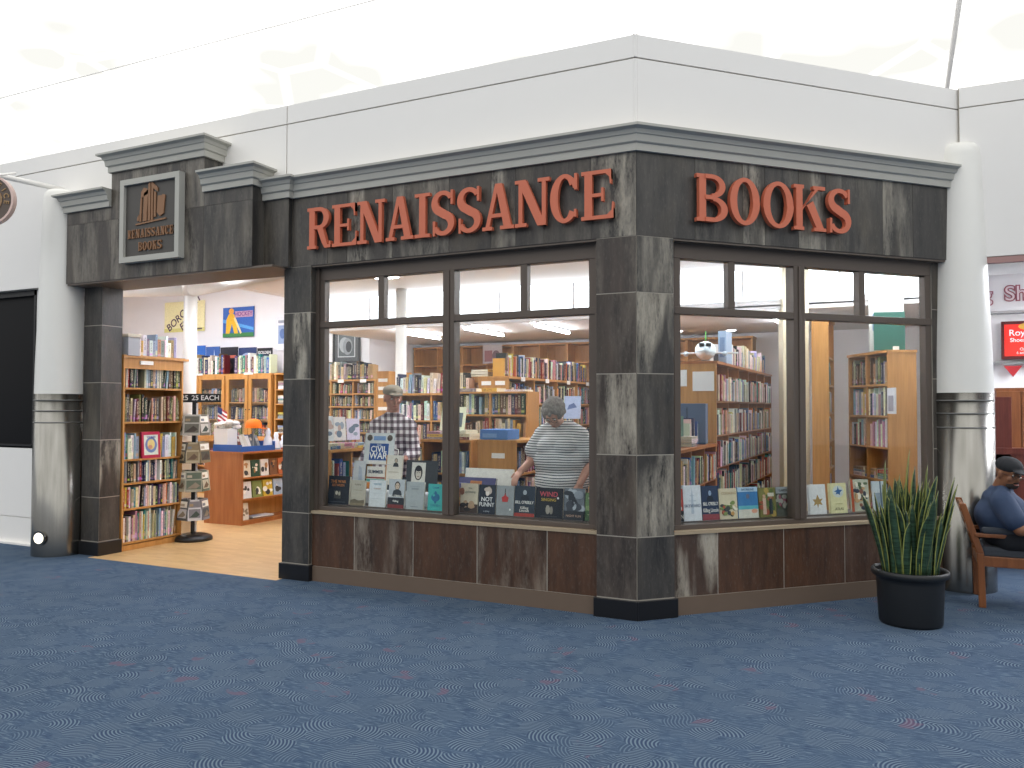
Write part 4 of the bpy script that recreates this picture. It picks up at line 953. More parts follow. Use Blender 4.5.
# poster in a wire stand
ps = cover('white poster reading CIVIL WAR on a wire stand in front of the plaid shirt', TL(-2.80, .5, 1.02, -.14), .33, .29, .006, 'd3dade',
      [('r', .02, .04, .98, .96, 'dfe3e4'), ('r', .18, .12, .82, .66, '3159a0'), ('e', .16, .84, .09, .1, '5a5048'), ('e', .84, .84, .09, .1, '5a5048'), ('r', .3, .76, .7, .9, '86a8d8'), ('r', .2, .0, .8, .07, 'ece8e0')],
      [('CIVIL', .5, .47, .2, 'ffffff'), ('WAR', .5, .26, .22, 'ffffff'), ('THE', .5, .6, .07, 'cfd8ea')], name='poster', cat='poster', grp=None)
b = MB(); b.tube([(-.02, .05, -.2), (-.01, .02, .0), (-.005, -.02, .0)], .004, 6); b.tube([(.35, .05, -.2), (.345, .02, 0), (.34, -.02, .0)], .004, 6); b.tube([(-.005, -.02, .0), (.34, -.02, .0)], .004, 6); b.tube([(.35, .04, 0), (.36, .03, .14), (.30, .03, .16)], .005, 6)
b.build('wire_stand', M['white'], ps, True)

# white box and purple book in the middle display
cover('upright white lap desk board behind the middle display', TL(-1.80, .62, .72, -.2), .48, .29, .02, 'eceae4', [('r', .05, .06, .95, .94, 'f1efe9')], [], name='white_board', cat='board', grp=None)
cover('wide purple book with an orange patch lying against the white board', TL(-1.80, .50, .84, -.35), .38, .1, .025, '4c4a78', [('r', .35, .3, .65, .7, 'b87444'), ('r', .05, .4, .25, .5, '7a78a8')], [])

# red framed picture book on third shelf of entrance case
cover('magenta bordered picture book facing out on the third shelf inside the entrance', ENTR_T @ TL(.25, .0, .98, -.06), .245, .29, .02, 'b02045', [('r', .12, .12, .88, .88, 'd3dccf'), ('e', .5, .5, .32, .3, '6a7fb0'), ('e', .5, .52, .2, .2, 'd9c680'), ('e', .45, .42, .12, .08, 'c28a6a')], [('STORIES', .5, .8, .08, '4b58a0')])
# white pile on top left of entrance case
o = thing('storage_box', 'beige lidded box at the left end on top of the entrance bookcase', 'box', (-5.78, .34, 2.10))
MB().box(-.12, -.05, 0, .05, .1, .2, (1, 1, 1)).build('box_body', cmat('a6a9b0'), o, bevel=.004); MB().box(-.13, -.06, .2, .06, .11, .235).build('lid', cmat('cfc6b4'), o, bevel=.004)

# ------------------------------------------------------------------ things on the counter
CZ = .958
o = thing('book_tray', 'blue cardboard tray full of slanted books on the low counter', 'tray', (-6.02, 2.27, CZ))
b = MB(); b.box(-.5, -.01, 0, .0, .0, .09); b.box(-.01, 0, 0, .0, .62, .07); b.box(-.5, 0, 0, -.01, .62, .008); b.box(-.5, 0, 0, -.49, .62, .2); b.box(-.5, .61, 0, 0, .62, .12); b.build('tray_body', cmat('27579f'), o)
cols = ['4a3328', 'c98f7a', '3c4a3c', '7a4036', 'e0dccf', 'd8d3c4', 'e9e6df', '6f7880', '5a646e', '99a0a4']
nms = ['brown', 'salmon', 'dark green', 'rust red', 'cream', 'pale', 'white', 'grey', 'slate', 'light grey']
for i, (c, nm) in enumerate(zip(cols, nms)):
    cover('%s book slanting %s from the left in the blue counter tray' % (nm, ORD[i]), Matrix.Translation((-6.45+.0*i, 2.30+.058*i, CZ+.015)) @ Matrix.Rotation(H90, 4, 'Z') @ TL(0, -.20, 0, -.45), .05, .2+.012*(i % 3), .16, c, [('r', .1, .6, .9, .8, 'd9d2c2')] if i % 2 else [], grp='books in the blue tray')
def cap(lab, x, y, z, col, s=1.0, rz=0., brim=True, tilt=0.):
    o = thing('cap', lab, 'cap', (x, y, z), rz); o.rotation_euler = (tilt, 0, rz)
    MB().lathe([(.095*s, 0), (.098*s, .03*s), (.09*s, .065*s), (.065*s, .095*s), (.03*s, .11*s), (.0, .113*s)], 24).build('crown', cmat(col, .8), o, True)
    k = MB(); n_ = 14; vs = []
    for i in range(n_+1):
        a = -1.1+2.2*i/n_; vs += [(.09*s*math.cos(a), .09*s*math.sin(a), .008), ((.095+.075*math.cos(a*.9))*s*1.0*math.cos(a*.8), .098*s*math.sin(a), -.004-.006*math.cos(a))]
    k.add(vs+[(x_, y_, z_-.004) for x_, y_, z_ in vs], [(2*i, 2*i+1, 2*i+3, 2*i+2) for i in range(n_)]+[(2*i+2+2*(n_+1), 2*i+3+2*(n_+1), 2*i+1+2*(n_+1), 2*i+2*(n_+1)) for i in range(n_)])
    k.build('brim', cmat(col, .8), o, True); return o
ocap_z = CZ+.30
o = thing('hat_stand', 'small clear stand holding the orange cap above the counter', 'stand', (-6.25, 2.72, CZ)); MB().cyl((0, 0, 0), (0, 0, .3), .008, .008, 8).cyl((0, 0, 0), (0, 0, .01), .06, .06, 16).build('post', M['grey'], o)
cap('bright orange baseball cap displayed over the low counter', -6.25, 2.72, CZ+.3, 'f07a1c', 1.15, .9)
o = thing('cloth_carton', 'white carton with crumpled white cloth on top beside the small flag', 'box', (-6.4, 2.36, CZ+.0))
MB().box(-.12, -.09, 0, .12, .09, .3, (1, 1, 1)).build('carton', cmat('dcdad6'), o, bevel=.004)
b = MB(); rn = random.Random(2)
for i in range(16): b.ell((rn.uniform(-.13, .13), rn.uniform(-.1, .1), .32+rn.uniform(0, .07)), (rn.uniform(.04, .08), rn.uniform(.04, .07), rn.uniform(.02, .04)), nu=10, nv=6)
b.build('folded_cloth', cmat('e4e2dd', .9), o, True)
# little flag
o = thing('small_flag', 'small american flag with red and white stripes on the counter', 'flag', (-6.5, 2.31, CZ))
MB().cyl((0, 0, 0), (0, 0, .62), .004, .004, 6).build('pole', M['grey'], o)
b = MB()
for i in range(7):
    c = hx('b23a45') if i % 2 == 0 else hx('eeeeee'); z0 = .60-.028*i
    for q in range(5): x0 = q*.035; b.add([(x0, .01*math.sin(q*1.2), z0-.15*x0*3-.028), (x0+.035, .01*math.sin(q*1.2+1.2), z0-.15*(x0+.035)*3-.028), (x0+.035, .01*math.sin(q*1.2+1.2), z0-.15*(x0+.035)*3), (x0, .01*math.sin(q*1.2), z0-.15*x0*3)], [(0, 1, 2, 3)], c)
b.add([(0, -.002, .6), (.08, -.002, .565), (.08, -.002, .48), (0, -.002, .515)], [(0, 3, 2, 1)], hx('2b3a6e'))
k = b.build('cloth', M['paint'], o); k.modifiers.new('solid', 'SOLIDIFY').thickness = .002
# clear bags / white things on the right part of the counter
for i, (y, h, w, lb) in enumerate(((2.86, .3, .11, 'nearer one'), (3.02, .24, .1, 'middle one'), (3.18, .2, .12, 'farther one'))):
    o = thing('figurine', 'white wrapped upright keepsake on the counter end, '+lb, 'figurine', (-6.12, y, CZ), 0, 'wrapped keepsakes on the counter')
    MB().lathe([(w*.5, 0), (w*.62, h*.15), (w*.5, h*.5), (w*.28, h*.65), (w*.36, h*.8), (w*.2, h*.97), (0, h)], 14).build('body', cmat('dfe3e8', .25), o, True)
    MB().lathe([(w*.63, 0), (w*.63, .02), (0, .021)], 14).build('foot', cmat(['c8803c', '8d9fb5', 'c0553a'][i]), o)
# face-out books on the counter shelves
cc = [('cream', 'd8cdb4'), ('dark green', '33503c'), ('white', 'e2ded6'), ('brown', '7a5236'), ('orange', 'c0683a'), ('red', 'a03a30')]
for i, (nm, c) in enumerate(cc):
    cover('%s book facing out on the top shelf of the low counter' % nm, T2 @ TL(.06+.17*i, .05, .62, -.1), .15, .22, .02, c, floral([c, 'e8e0d0', '3a3a3a', 'b08050'], 8, 40+i, .05, .95, .1, .9, .25), [])
for i, (nm, c) in enumerate((('white', 'dcdcd8'), ('green', '7f8c50'), ('yellow', 'd0b23c'), ('pale blue', 'a9bcd0'), ('grey', '9a9a9a'))):
    cover('%s book facing out on the middle shelf of the low counter' % nm, T2 @ TL(.05+.2*i, .05, .34, -.1), .18, .22, .02, c, floral([c, 'f0ece0', '3c3c3c'], 7, 60+i, .05, .95, .1, .9, .25), [])
cover('single white book facing out on the bottom shelf of the low counter', T2 @ TL(.04, .05, .06, -.1), .14, .22, .02, 'ded9cc', floral(['8a7f6a', 'b08a6a'], 6, 71, .1, .9, .1, .9, .2), [])
cover('thin white magazine lying on the bottom counter shelf', T2 @ Matrix.Translation((.25, .05, .062)) @ Matrix.Rotation(-H90+.02, 4, 'X') @ Matrix.Translation((0, -.02, 0)), .4, .16, .015, 'd8dbe0', [('r', .1, .2, .5, .8, '9aa8c0')], [], name='magazine', cat='magazine')

# ------------------------------------------------------------------ spinner rack
rk = thing('spinner_rack', 'black spinner rack of postcards and paper on a round base inside the entrance', 'rack', (-5.70, 1.18, 0), .62)
MB().lathe([(0, .05), (.03, .075), (.14, .07), (.2, .05), (.215, .03), (.215, 0), (0, 0)][::-1], 36).build('base', M['dark'], rk, True)
MB().cyl((0, 0, .05), (0, 0, 1.69), .028, .028, 16).build('pole', M['dark'], rk)
MB().cyl((.029, -.012, .1), (.029, -.012, 1.59), .012, .012, 8).build('pole_strip', M['inwhite'], rk)
sg = MB().box(-.16, -.055, 1.60, .30, -.03, 1.70).build('header_sign', M['dark'], rk)
for s_, x in (('25', -.10), ('25', .015), ('EACH', .18)): text('sign_text', s_, .08, M['label'], sg, Matrix.Translation((x, -.058, 1.65)), .001)
cardc = [['b9b4aa', '6d6a5e', 'c9c5bd'], ['b8ab8e', '8f7f62', '55524a'], ['9e9c8c', '5f6a5a', 'c2bca8'], ['c9c9cc', '7d7a80', '54585a']]
for k, z in enumerate((1.22, .90, .57, .24)):
    t_ = MB()
    for q in range(6):
        a = 2*PI*q/6; t_.tube([(0, 0, z), (.1*math.cos(a), .1*math.sin(a), z)], .004, 5)
    pts = [(.14*math.cos(2*PI*q/20), .14*math.sin(2*PI*q/20), z) for q in range(21)]; t_.tube(pts, .004, 5); t_.tube([(x, y, zz+.1) for x, y, zz in pts], .003, 5)
    t_.build('wire_tier', M['wire'], rk)
    for q in range(6):
        a = 2*PI*q/6-PI/2+.1*k; b = MB(); w_ = .075 if (q+k) % 2 else .09; h_ = .24
        b.T = Matrix.Rotation(a+H90, 4, 'Z') @ Matrix.Translation((0, -.16, z+.0)) @ Matrix.Rotation(-.12, 4, 'X')
        c0 = hx(cardc[k][q % 3]); c1 = hx(cardc[k][(q+1) % 3]); c2 = hx('efece2')
        b.box(-w_, 0, 0, w_, .03, h_, c0); b.box(-w_+.012, -.002, .03, w_-.012, 0, h_*.55, c1)
        b.box(-w_+.012, -.002, h_*.62, w_-.012, 0, h_-.02, c2 if q % 2 else c1); b.prism([(-w_+.02, .04), (w_*.3, .04), (w_-.02, .07), (w_*.2, .11), (-w_*.2, .08)], -.004, -.001, hx(['4a4038', '6b5644', '8c8170', '3f4a42'][(q*3+k) % 4])); b.box(-w_+.02, -.0035, h_*.68, w_*(.1+.12*q-.3), -.001, h_*.8, hx(['a08a6a', '77808a', 'b9ad98'][(q+k) % 3]))
        b.build('card_pack', M['paint'], rk)

# ------------------------------------------------------------------ posters on the walls
def wall_poster(lab, x0, x1, z0, z1, y, bg, art, txt=(), rz=0., frame=None, cat='poster'):
    w, h = x1-x0, z1-z0
    o = thing('framed_picture' if frame else 'poster', lab, cat, (x0, y, z0))
    MB().box(0, 0, 0, w, .012, h, hx(bg)).build('sheet', M['paint'], o)
    b = MB(); yy = -.002
    for a in art:
        c = hx(a[-1])
        if a[0] == 'r': b.box(a[1]*w, yy, a[2]*h, a[3]*w, .001, a[4]*h, c)
        elif a[0] == 'e': b.disc(a[1]*w, a[2]*h, a[3]*w, a[4]*h, yy, c, 24, .001)
        else: b.prism([(u*w, v*h) for u, v in a[1]], yy, .001, c)
        yy -= .0012
    if art: b.build('picture', M['paint'], o)
    for s_, cx, cz, hh, col, ang in txt:
        text('lettering', s_, h*hh*1.3, cmat(col), o, Matrix.Translation((cx*w, yy-.002, cz*h)) @ Matrix.Rotation(-ang, 4, 'Y'), .001)
    if frame:
        f = MB(); t_ = .03
        for a in ((-t_, -t_, w+t_, 0), (-t_, h, w+t_, h+t_), (-t_, 0, 0, h), (w, 0, w+t_, h)): f.box(a[0], -.02, a[1], a[2], .014, a[3])
        f.build('frame', cmat(frame), o)
    return o
wall_poster('cream BORCHERT FIELD poster in slanted purple letters high on the wall', -11.1, -10.05, 2.98, 3.56, 5.42, 'efe9b8', [('r', .0, .0, 1, .12, 'd9d68a'), ('r', .8, .05, .95, .1, '5a4a4a')],
            [('BORCHERT', .5, .62, .27, '4a3350', .62), ('FIELD', .62, .36, .27, '4a3350', .62)])
wall_poster('blue and yellow sports poster with a stick player on the white wall', -9.58, -8.83, 2.83, 3.38, 5.42, '3563b4',
            [('r', 0, 0, 1, .14, '3f7f4c'), ('p', [(0, .5), (1, .2), (1, .3), (0, .62)], '5fa6dd'), ('p', [(.1, .12), (.22, .12), (.3, .45), (.38, .12), (.5, .12), (.42, .6), (.36, .78), (.2, .78), (.12, .6)], 'e8b733'), ('e', .28, .87, .08, .1, 'e9a64a'), ('p', [(.36, .62), (.4, .68), (.62, .14), (.58, .1)], 'f0d9a0'), ('r', .4, .66, .97, .86, 'c9a0b8')], [('HOCKEY', .68, .76, .15, '7a3f86', 0)])
wall_poster('small blue and white poster at the right end of the white wall', -8.32, -7.98, 2.55, 3.15, 5.42, 'e4e6ea', [('r', .2, .2, .8, .75, '8fa3c4'), ('e', .5, .5, .2, .15, '5b76a8'), ('r', .2, .82, .8, .9, '9aa0ac')])
for i, (x0, x1, h, bg, art, nm) in enumerate(((-10.15, -9.86, .55, '2f66b8', [('p', [(.2, 0), (.6, 0), (.5, .7), (.3, .7)], 'cfd9e6')], 'bright blue'), (-9.84, -9.5, .52, '3a5fa0', [('p', [(.5, .1), (.8, .1), (.6, .9)], 'b9cbe4')], 'mid blue'),
                                          (-9.48, -9.06, .5, '2b2a33', [('r', .1, .6, .9, .7, 'b9604c'), ('e', .5, .3, .2, .15, '5a4a55')], 'black and red'), (-9.04, -8.62, .48, '2a3b66', [('e', .5, .5, .42, .3, '8e9fc4'), ('e', .5, .5, .3, .2, '2a3b66')], 'navy with arch'),
                                          (-8.6, -8.25, .46, '202126', [('e', .5, .3, .3, .2, '4e5058')], 'black'))):
    q = wall_poster('%s oversized book leaning on the wall above the glazed cabinets' % nm, x0, x1, 2.135, 2.135+h, 5.27, bg, art, [('GOLDEN', .5, .82, .12, 'e0e0e0', 0)] if i == 4 else [])
    q['category'] = 'book'; q.name = 'oversized_book'
wall_poster('framed black and white picture of a large curved object on the white wall', -7.0, -6.5, 2.33, 2.88, 5.42, '54575a', [('r', .14, .12, .86, .88, 'c2c6c8'), ('r', .17, .15, .83, .85, '5d6265'), ('e', .42, .5, .22, .24, 'a3a9ad'), ('e', .55, .45, .2, .26, '8a9094'), ('e', .6, .44, .12, .17, '3b3f42')], frame='2b2c2e', cat='picture')
o = wall_poster('faint reddish poster hanging near the tube lights', -4.75, -4.38, 2.3, 2.62, 6.6, 'b9aeb0', [('r', .1, .1, .5, .7, '8e5d60'), ('e', .7, .4, .2, .3, '6f5a62')])

# ------------------------------------------------------------------ toy aeroplane and boxes on the tall row
o = thing('toy_aeroplane', 'white and pale blue toy aeroplane nose on top of the bookcase end', 'toy', (-.13, 2.93, 2.028), .2)
MB().ell((0, 0, .13), (.11, .3, .10), nu=20, nv=14, R=Matrix.Rotation(.08, 3, 'X')).build('fuselage', cmat('dbe9f1', .6), o, True)
b = MB(); b.box(-.06, -.262, .155, -.01, -.17, .19); b.box(.01, -.262, .155, .06, -.17, .19); b.build('windscreen', M['dark'], o)
b = MB(); b.prismz([(-.34, .05), (-.34, .12), (0, .1), (.34, .12), (.34, .05), (0, -.1)], .10, .112); b.build('wing', cmat('e6ebef', .3), o)
for x in (-.2, .2): MB().cyl((x, -.08, .09), (x, .04, .09), .028, .02, 12).build('engine', cmat('b9c6d0'), o, True)
b = MB(); b.prism([(-.006, .2), (.006, .2), (.006, .36), (-.006, .36)], .2, .3); b.build('tail_fin', cmat('6fbf5a'), o)
MB().cyl((0, 0, .0), (0, 0, .05), .05, .04, 12).build('foot', M['grey'], o)
def carton(name, lab, cat, loc, size, col, rz=0., art=()):
    o = thing(name, lab, cat, loc, rz); w, d, h = size
    MB().box(0, 0, 0, w, d, h).build('body', cmat(col), o, bevel=.004)
    b = MB()
    for a in art: b.box(a[0]*w, -.003, a[1]*h, a[2]*w, 0, a[3]*h, hx(a[4]))
    if art: b.build('print', M['paint'], o)
    return o
carton('picture_box', 'white box with a dark arch print behind the toy aeroplane', 'box', (-.26, 3.5, 2.028), (.28, .2, .24), 'e2dfdb', 0, [(.35, .15, .7, .55, '3a3a3c')])
carton('binder_box', 'blue grey binder case left of the tall row in the corner window', 'box', (-.36, 2.2, 1.19), (.38, .2, .40), '4d678a', .1, [(.1, .1, .15, .9, '39506e'), (.5, .1, .55, .9, '39506e')])
carton('file_box', 'pale blue file box behind the navy portrait book', 'box', (-.05, 3.2, 2.028), (.09, .25, .36), '9db0c8', -.05, [(.2, .2, .8, .8, '6f86a8')])
carton('book_box', 'green book box at the left side of the corner window', 'box', (-.42, 1.6, 1.19), (.34, .2, .28), '3f6a5c', .1, [(.05, .1, .12, .9, '2e4f44'), (.3, .1, .36, .9, '2e4f44'), (.6, .1, .66, .9, '2e4f44')])
carton('blue_box', 'open blue carton on the low island by the reaching hand', 'box', (-2.02, 1.36, 1.23), (.3, .3, .1), '3f78bd', .05, [(.1, .2, .6, .6, '6f9bd0')])
carton('white_pamphlet_holder', 'white paper tray lying behind the corner window books', 'tray', (.2, .62, .72), (.3, .12, .14), 'e3e1dc', .785)
carton('green_sign_board', 'dark green board leaning on top of the case at the right jamb', 'board', (1.50, 3.5, 2.15), (.3, .02, .40), '1f5a4c', .2, [(.6, .0, .8, .1, 'e0e0dc')])
carton('white_sign_board', 'white board standing behind the dark green board', 'board', (1.45, 3.62, 2.15), (.34, .02, .72), 'd9d8d2', .2, [(.1, .3, .4, .55, '7f93b8'), (.5, .35, .85, .5, '6a8a70')])
b = carton('standing_photo', 'white photo card standing on second shelf at the right jamb', 'card', (1.62, 3.2, 1.49), (.16, .015, .26), 'dfe3ea', -H90+RB, [(.2, .1, .8, .7, '9a9aa8')])
for i, (x, y, w, h, c, nm) in enumerate(((-3.42, .66, .13, .25, 'dfe3e6', 'white'), (-3.42, .86, .13, .24, 'e8e4e0', 'ivory'), (-3.42, 1.08, .14, .22, 'e2dcef', 'lilac'))):
    cover('%s book standing on the low case behind the left window edge' % nm, Matrix.Translation((x, y, 1.21)) @ Matrix.Rotation(H90-.5, 4, 'Z') @ Matrix.Rotation(-.12, 4, 'X'), w, h, .02, c, floral(['9aa8b8', 'c2a9a0', '6d7f92'], 5, 90+i, .1, .9, .1, .9, .25), [])
cover('open pale green picture book behind the plaid sleeve', TL(-2.75, 1.8, 1.3, -.25), .3, .26, .015, 'dfe3c4', [('r', .1, .15, .6, .75, '9fbcd4'), ('r', .65, .15, .9, .75, '5a6a72')], [])
cover('light blue face-out book with a map in front of the long island', TL(-1.75, 2.9, 1.42, -.1), .2, .26, .02, 'a8b9d8', [('p', [(.2, .4), (.8, .5), (.6, .7), (.3, .6)], '5a6f9c')], [])
cover('pink topped book with a dark haired face right of the striped shirt', TL(-.93, 2.5, 1.42, -.1), .24, .26, .02, '8fc0d8', [('r', 0, .88, 1, 1, 'd94f9a')]+face(.4, .6, .8, 'caa48e', '2a1f1c', 'b5607a'), [])
o, T17 = bookcase('bookcase', 'oak bookcase seen right of the striped shirt', (-1.15, 2.45, 0), 0, .55, 1.4, .3, [1.1, .8, .5, .2], mat='oak')
for i, z in enumerate([1.1, .8, .5, .2]): fill(T17, .03, .52, z, (.2, .26), place(i, 'case right of striped shirt'))

# ------------------------------------------------------------------ snake plant
sp = thing('potted_snake_plant', 'tall snake plant with yellow edged leaves in a black pot', 'plant', (1.79, .82, 0))
MB().lathe([(0, .005), (.19, .005), (.205, .0), (.212, .02), (.225, .3), (.228, .33), (.24, .335), (.255, .345), (.26, .36), (.258, .38), (.25, .388), (.235, .385), (.232, .36), (.225, .33), (0, .33)], 48).build('pot', M['pot'], sp, True)
MB().lathe([(.226, .345), (.12, .352), (0, .356)], 24).build('soil', cmat('2a211b', .95), sp)
def leaf_mat(edge):
    t = NT('leaf_edge' if edge else 'leaf_blade'); o = t.obj()
    if edge: return t.fin(t.mix(t.noise(o, 30, 2), hx('7f8a45'), hx('a3a55c')), .45)
    w = t.noise(t.mapv(o, (8, 8, 60)), 1., 3)
    return t.fin(t.mix(t.mr(w, .4, .6), hx('1b2f20'), hx('35503a')), .4)
LM = [leaf_mat(0), leaf_mat(1)]
b = MB(); rn = random.Random(5)
def leaf(b, bx, by, h, w, az, lean, curl, tw):
    n = 12; rows = []
    for i in range(n+1):
        t = i/n; wd = w*min(1, .6+t*1.2)*(1-max(0, (t-.66)/.34)**2.4*.97)
        r = lean*t+curl*t*t; x = bx+math.cos(az)*r*h; y = by+math.sin(az)*r*h; z = .35+h*t*math.sqrt(max(.2, 1-(lean*.6)**2))
        a = az+H90+tw*t; dx, dy = math.cos(a), math.sin(a); nx, ny = -dy, dx
        rows.append([(x-dx*wd+nx*wd*.45, y-dy*wd+ny*wd*.45, z), (x-dx*wd*.86+nx*wd*.3, y-dy*wd*.86+ny*wd*.3, z), (x, y, z), (x+dx*wd*.86+nx*wd*.3, y+dy*wd*.86+ny*wd*.3, z), (x+dx*wd+nx*wd*.45, y+dy*wd+ny*wd*.45, z)])
    vs = [p for r in rows for p in r]
    b.m = 1; b.add(vs, [(5*i+j, 5*i+j+1, 5*i+j+6, 5*i+j+5) for i in range(n) for j in (0, 3)])
    b.m = 0; b.add(vs, [(5*i+j, 5*i+j+1, 5*i+j+6, 5*i+j+5) for i in range(n) for j in (1, 2)])
for i in range(84):
    az = rn.uniform(0, 2*PI); r = .19*math.sqrt(rn.random()); inner = 1-r/.2
    h = rn.uniform(.34, .66)+inner*rn.uniform(0, .32); leaf(b, r*math.cos(az), r*math.sin(az), h, rn.uniform(.026, .042), az+rn.uniform(-.5, .5), rn.uniform(.0, .24)*(1.2-inner), rn.uniform(-.03, .08), rn.uniform(-.7, .7))
for (x, h, l) in ((-.03, .90, .02), (.12, .80, .0), (-.14, .82, -.05), (-.08, .72, .0), (.03, .78, 0), (.05, .68, .05)): leaf(b, x*.9, -.02-abs(x)*.2, h, .034, 0, l, .02, rn.uniform(-.6, .6))
fo = b.build('foliage', LM, sp, True); s_ = fo.modifiers.new('solid', 'SOLIDIFY'); s_.thickness = .003

# ------------------------------------------------------------------ wooden armchair
ch = thing('armchair', 'brown wooden armchair with charcoal seat and arm pads beside the steel column', 'chair', (2.27, 1.56, 0))
CW = .52      # across (y); the chair faces +x
def stick(b, p, q, w, d):
    p = Vector(p); q = Vector(q); v = [(p.x-w/2, p.y-d/2, p.z), (p.x+w/2, p.y-d/2, p.z), (p.x+w/2, p.y+d/2, p.z), (p.x-w/2, p.y+d/2, p.z)]
    u = [(q.x-w/2, q.y-d/2, q.z), (q.x+w/2, q.y-d/2, q.z), (q.x+w/2, q.y+d/2, q.z), (q.x-w/2, q.y+d/2, q.z)]
    b.add(v+u, [(0, 1, 5, 4), (1, 2, 6, 5), (2, 3, 7, 6), (3, 0, 4, 7), (4, 5, 6, 7), (3, 2, 1, 0)])
for yy in (0, CW-.03):
    b = MB(); stick(b, (.03, yy, 0), (.02, yy, .42), .05, .035); stick(b, (.02, yy, .42), (-.10, yy, .80), .05, .035); b.build('leg', M['chairwood'], ch, bevel=.006)
    b = MB(); stick(b, (.52, yy, 0), (.50, yy, .56), .05, .035); b.build('leg', M['chairwood'], ch, bevel=.006)
    b = MB(); b.box(-.02, yy-.025, .545, .56, yy+.025, .575); b.box(.02, yy-.014, .32, .5, yy+.014, .40); b.build('arm_rail', M['chairwood'], ch, bevel=.006)
    b = MB(); b.box(.03, yy-.03, .575, .48, yy+.03, .625); b.build('arm_pad', M['cushion'], ch, bevel=.018)
b = MB(); b.box(.0, 0, .33, .03, CW-.03, .39); b.box(.48, 0, .33, .51, CW-.03, .40); b.build('seat_rail', M['chairwood'], ch, bevel=.005)
b = MB(); b.box(.03, .02, .38, .53, CW-.05, .47); b.build('seat_cushion', M['cushion'], ch, bevel=.025)
b = MB(); 
for z in (.56, .66, .74): b.box(-.055-(z-.56)*.3, 0, z, -.03-(z-.56)*.3, CW-.03, z+.05)
b.build('back_slat', M['chairwood'], ch, bevel=.005)

# ------------------------------------------------------------------ people
def remesh(name, b, vox, mats, parent, smooth=4, fac=.5, loc=None):
    o = b.build(name, mats, None); r = o.modifiers.new('r', 'REMESH'); r.mode = 'VOXEL'; r.voxel_size = vox; r.use_smooth_shade = True
    if smooth: s = o.modifiers.new('s', 'SMOOTH'); s.iterations = smooth; s.factor = fac
    bpy.context.view_layer.update(); dg = bpy.context.evaluated_depsgraph_get()
    me = bpy.data.meshes.new_from_object(o.evaluated_get(dg)); old = o.data; o.modifiers.clear(); o.data = me; bpy.data.meshes.remove(old); me.name = name
    me.materials.clear(); me.materials.append(mats)
    if parent: o.parent = parent
    return o
def limb(b, pts, rs, n=14):
    for i, (p, r) in enumerate(zip(pts, rs)):
        b.ell(p, (r, r, r), nu=n, nv=8)
        if i: b.cyl(pts[i-1], p, rs[i-1], r, n)
def hand(b, wrist, d, up, side, curl=.6, s=1.):
    """wrist point, finger direction d, back-of-hand normal up, thumb side vector"""
    d = Vector(d).normalized(); up = Vector(up); up = (up-d*up.dot(d)).normalized(); sd = d.cross(up)*side; w = Vector(wrist)
    R = Matrix((sd, d, up)).transposed()
    b.ell(w+d*.05*s, (.040*s, .052*s, .016*s), nu=12, nv=8, R=R)
    for i, (off, L) in enumerate(((.027, .075), (.009, .084), (-.009, .078), (-.026, .062))):
        p0 = w+d*.085*s+sd*off*s; a1 = curl*.5; a2 = curl*1.3; a3 = curl*1.9
        f = lambda a: d*math.cos(a)-up*math.sin(a)
        p1 = p0+f(a1)*L*.42*s; p2 = p1+f(a2)*L*.33*s; p3 = p2+f(a3)*L*.25*s
        limb(b, [p0, p1, p2, p3], [.0098*s, .009*s, .0082*s, .0072*s], 8)
    t0 = w+d*.025*s+sd*.03*s; t1 = t0+(d*.55+sd*.7-up*.2).normalized()*.035*s; t2 = t1+(d*.85+sd*.3-up*.35).normalized()*.03*s
    limb(b, [w+d*.015*s+sd*.015*s, t0, t1, t2], [.014*s, .0125*s, .0105*s, .009*s], 8)
def headshape(b, c, R, s=1.):
    c = Vector(c)
    def E(off, r): b.ell(c+R@Vector(off)*s, tuple(v*s for v in r), R=R, nu=20, nv=14)
    # local: -y = face direction
    E((0, .01, .03), (.075, .094, .09)); E((0, -.02, -.035), (.06, .068, .07)); E((0, -.045, -.075), (.036, .036, .032))
    E((0, -.095, -.018), (.012, .02, .024)); E((0, -.083, .0), (.009, .016, .03)); E((0, -.078, -.054), (.026, .016, .008)); E((0, -.08, -.066), (.022, .014, .008))
    E((-.076, .0, -.01), (.009, .018, .03)); E((.076, .0, -.01), (.009, .018, .03)); E((-.035, -.065, -.02), (.024, .02, .02)); E((.035, -.065, -.02), (.024, .02, .02)); E((0, -.078, .03), (.05, .012, .012))
def eyes(c, R, parent, s=1.):
    c = Vector(c); b = MB(); 
    for x in (-.03, .03): b.ell(c+R@Vector((x, -.079, .008))*s, (.011*s, .008*s, .007*s), nu=10, nv=8)
    b.build('eyes', cmat('e8e4de'), parent, True)
    b = MB()
    for x in (-.03, .03): b.ell(c+R@Vector((x, -.087, .008))*s, (.005*s, .003*s, .005*s), nu=8, nv=6)
    b.build('irises', cmat('2a1d14'), parent, True)
    b = MB()
    for x in (-.03, .03): b.ell(c+R@Vector((x, -.088, .03))*s, (.018*s, .006*s, .004*s), R=R, nu=10, nv=6)
    b.build('eyebrows', cmat('55483e'), parent, True)
    b = MB(); b.ell(c+R@Vector((0, -.094, -.06))*s, (.02*s, .006*s, .005*s), R=R, nu=12, nv=6); b.build('lips', cmat('8f4f45'), parent, True)
def skin(name, a, b_):
    t = NT(name); return t.fin(t.mix(t.noise(t.obj(), 14, 3), hx(a), hx(b_)), .5)
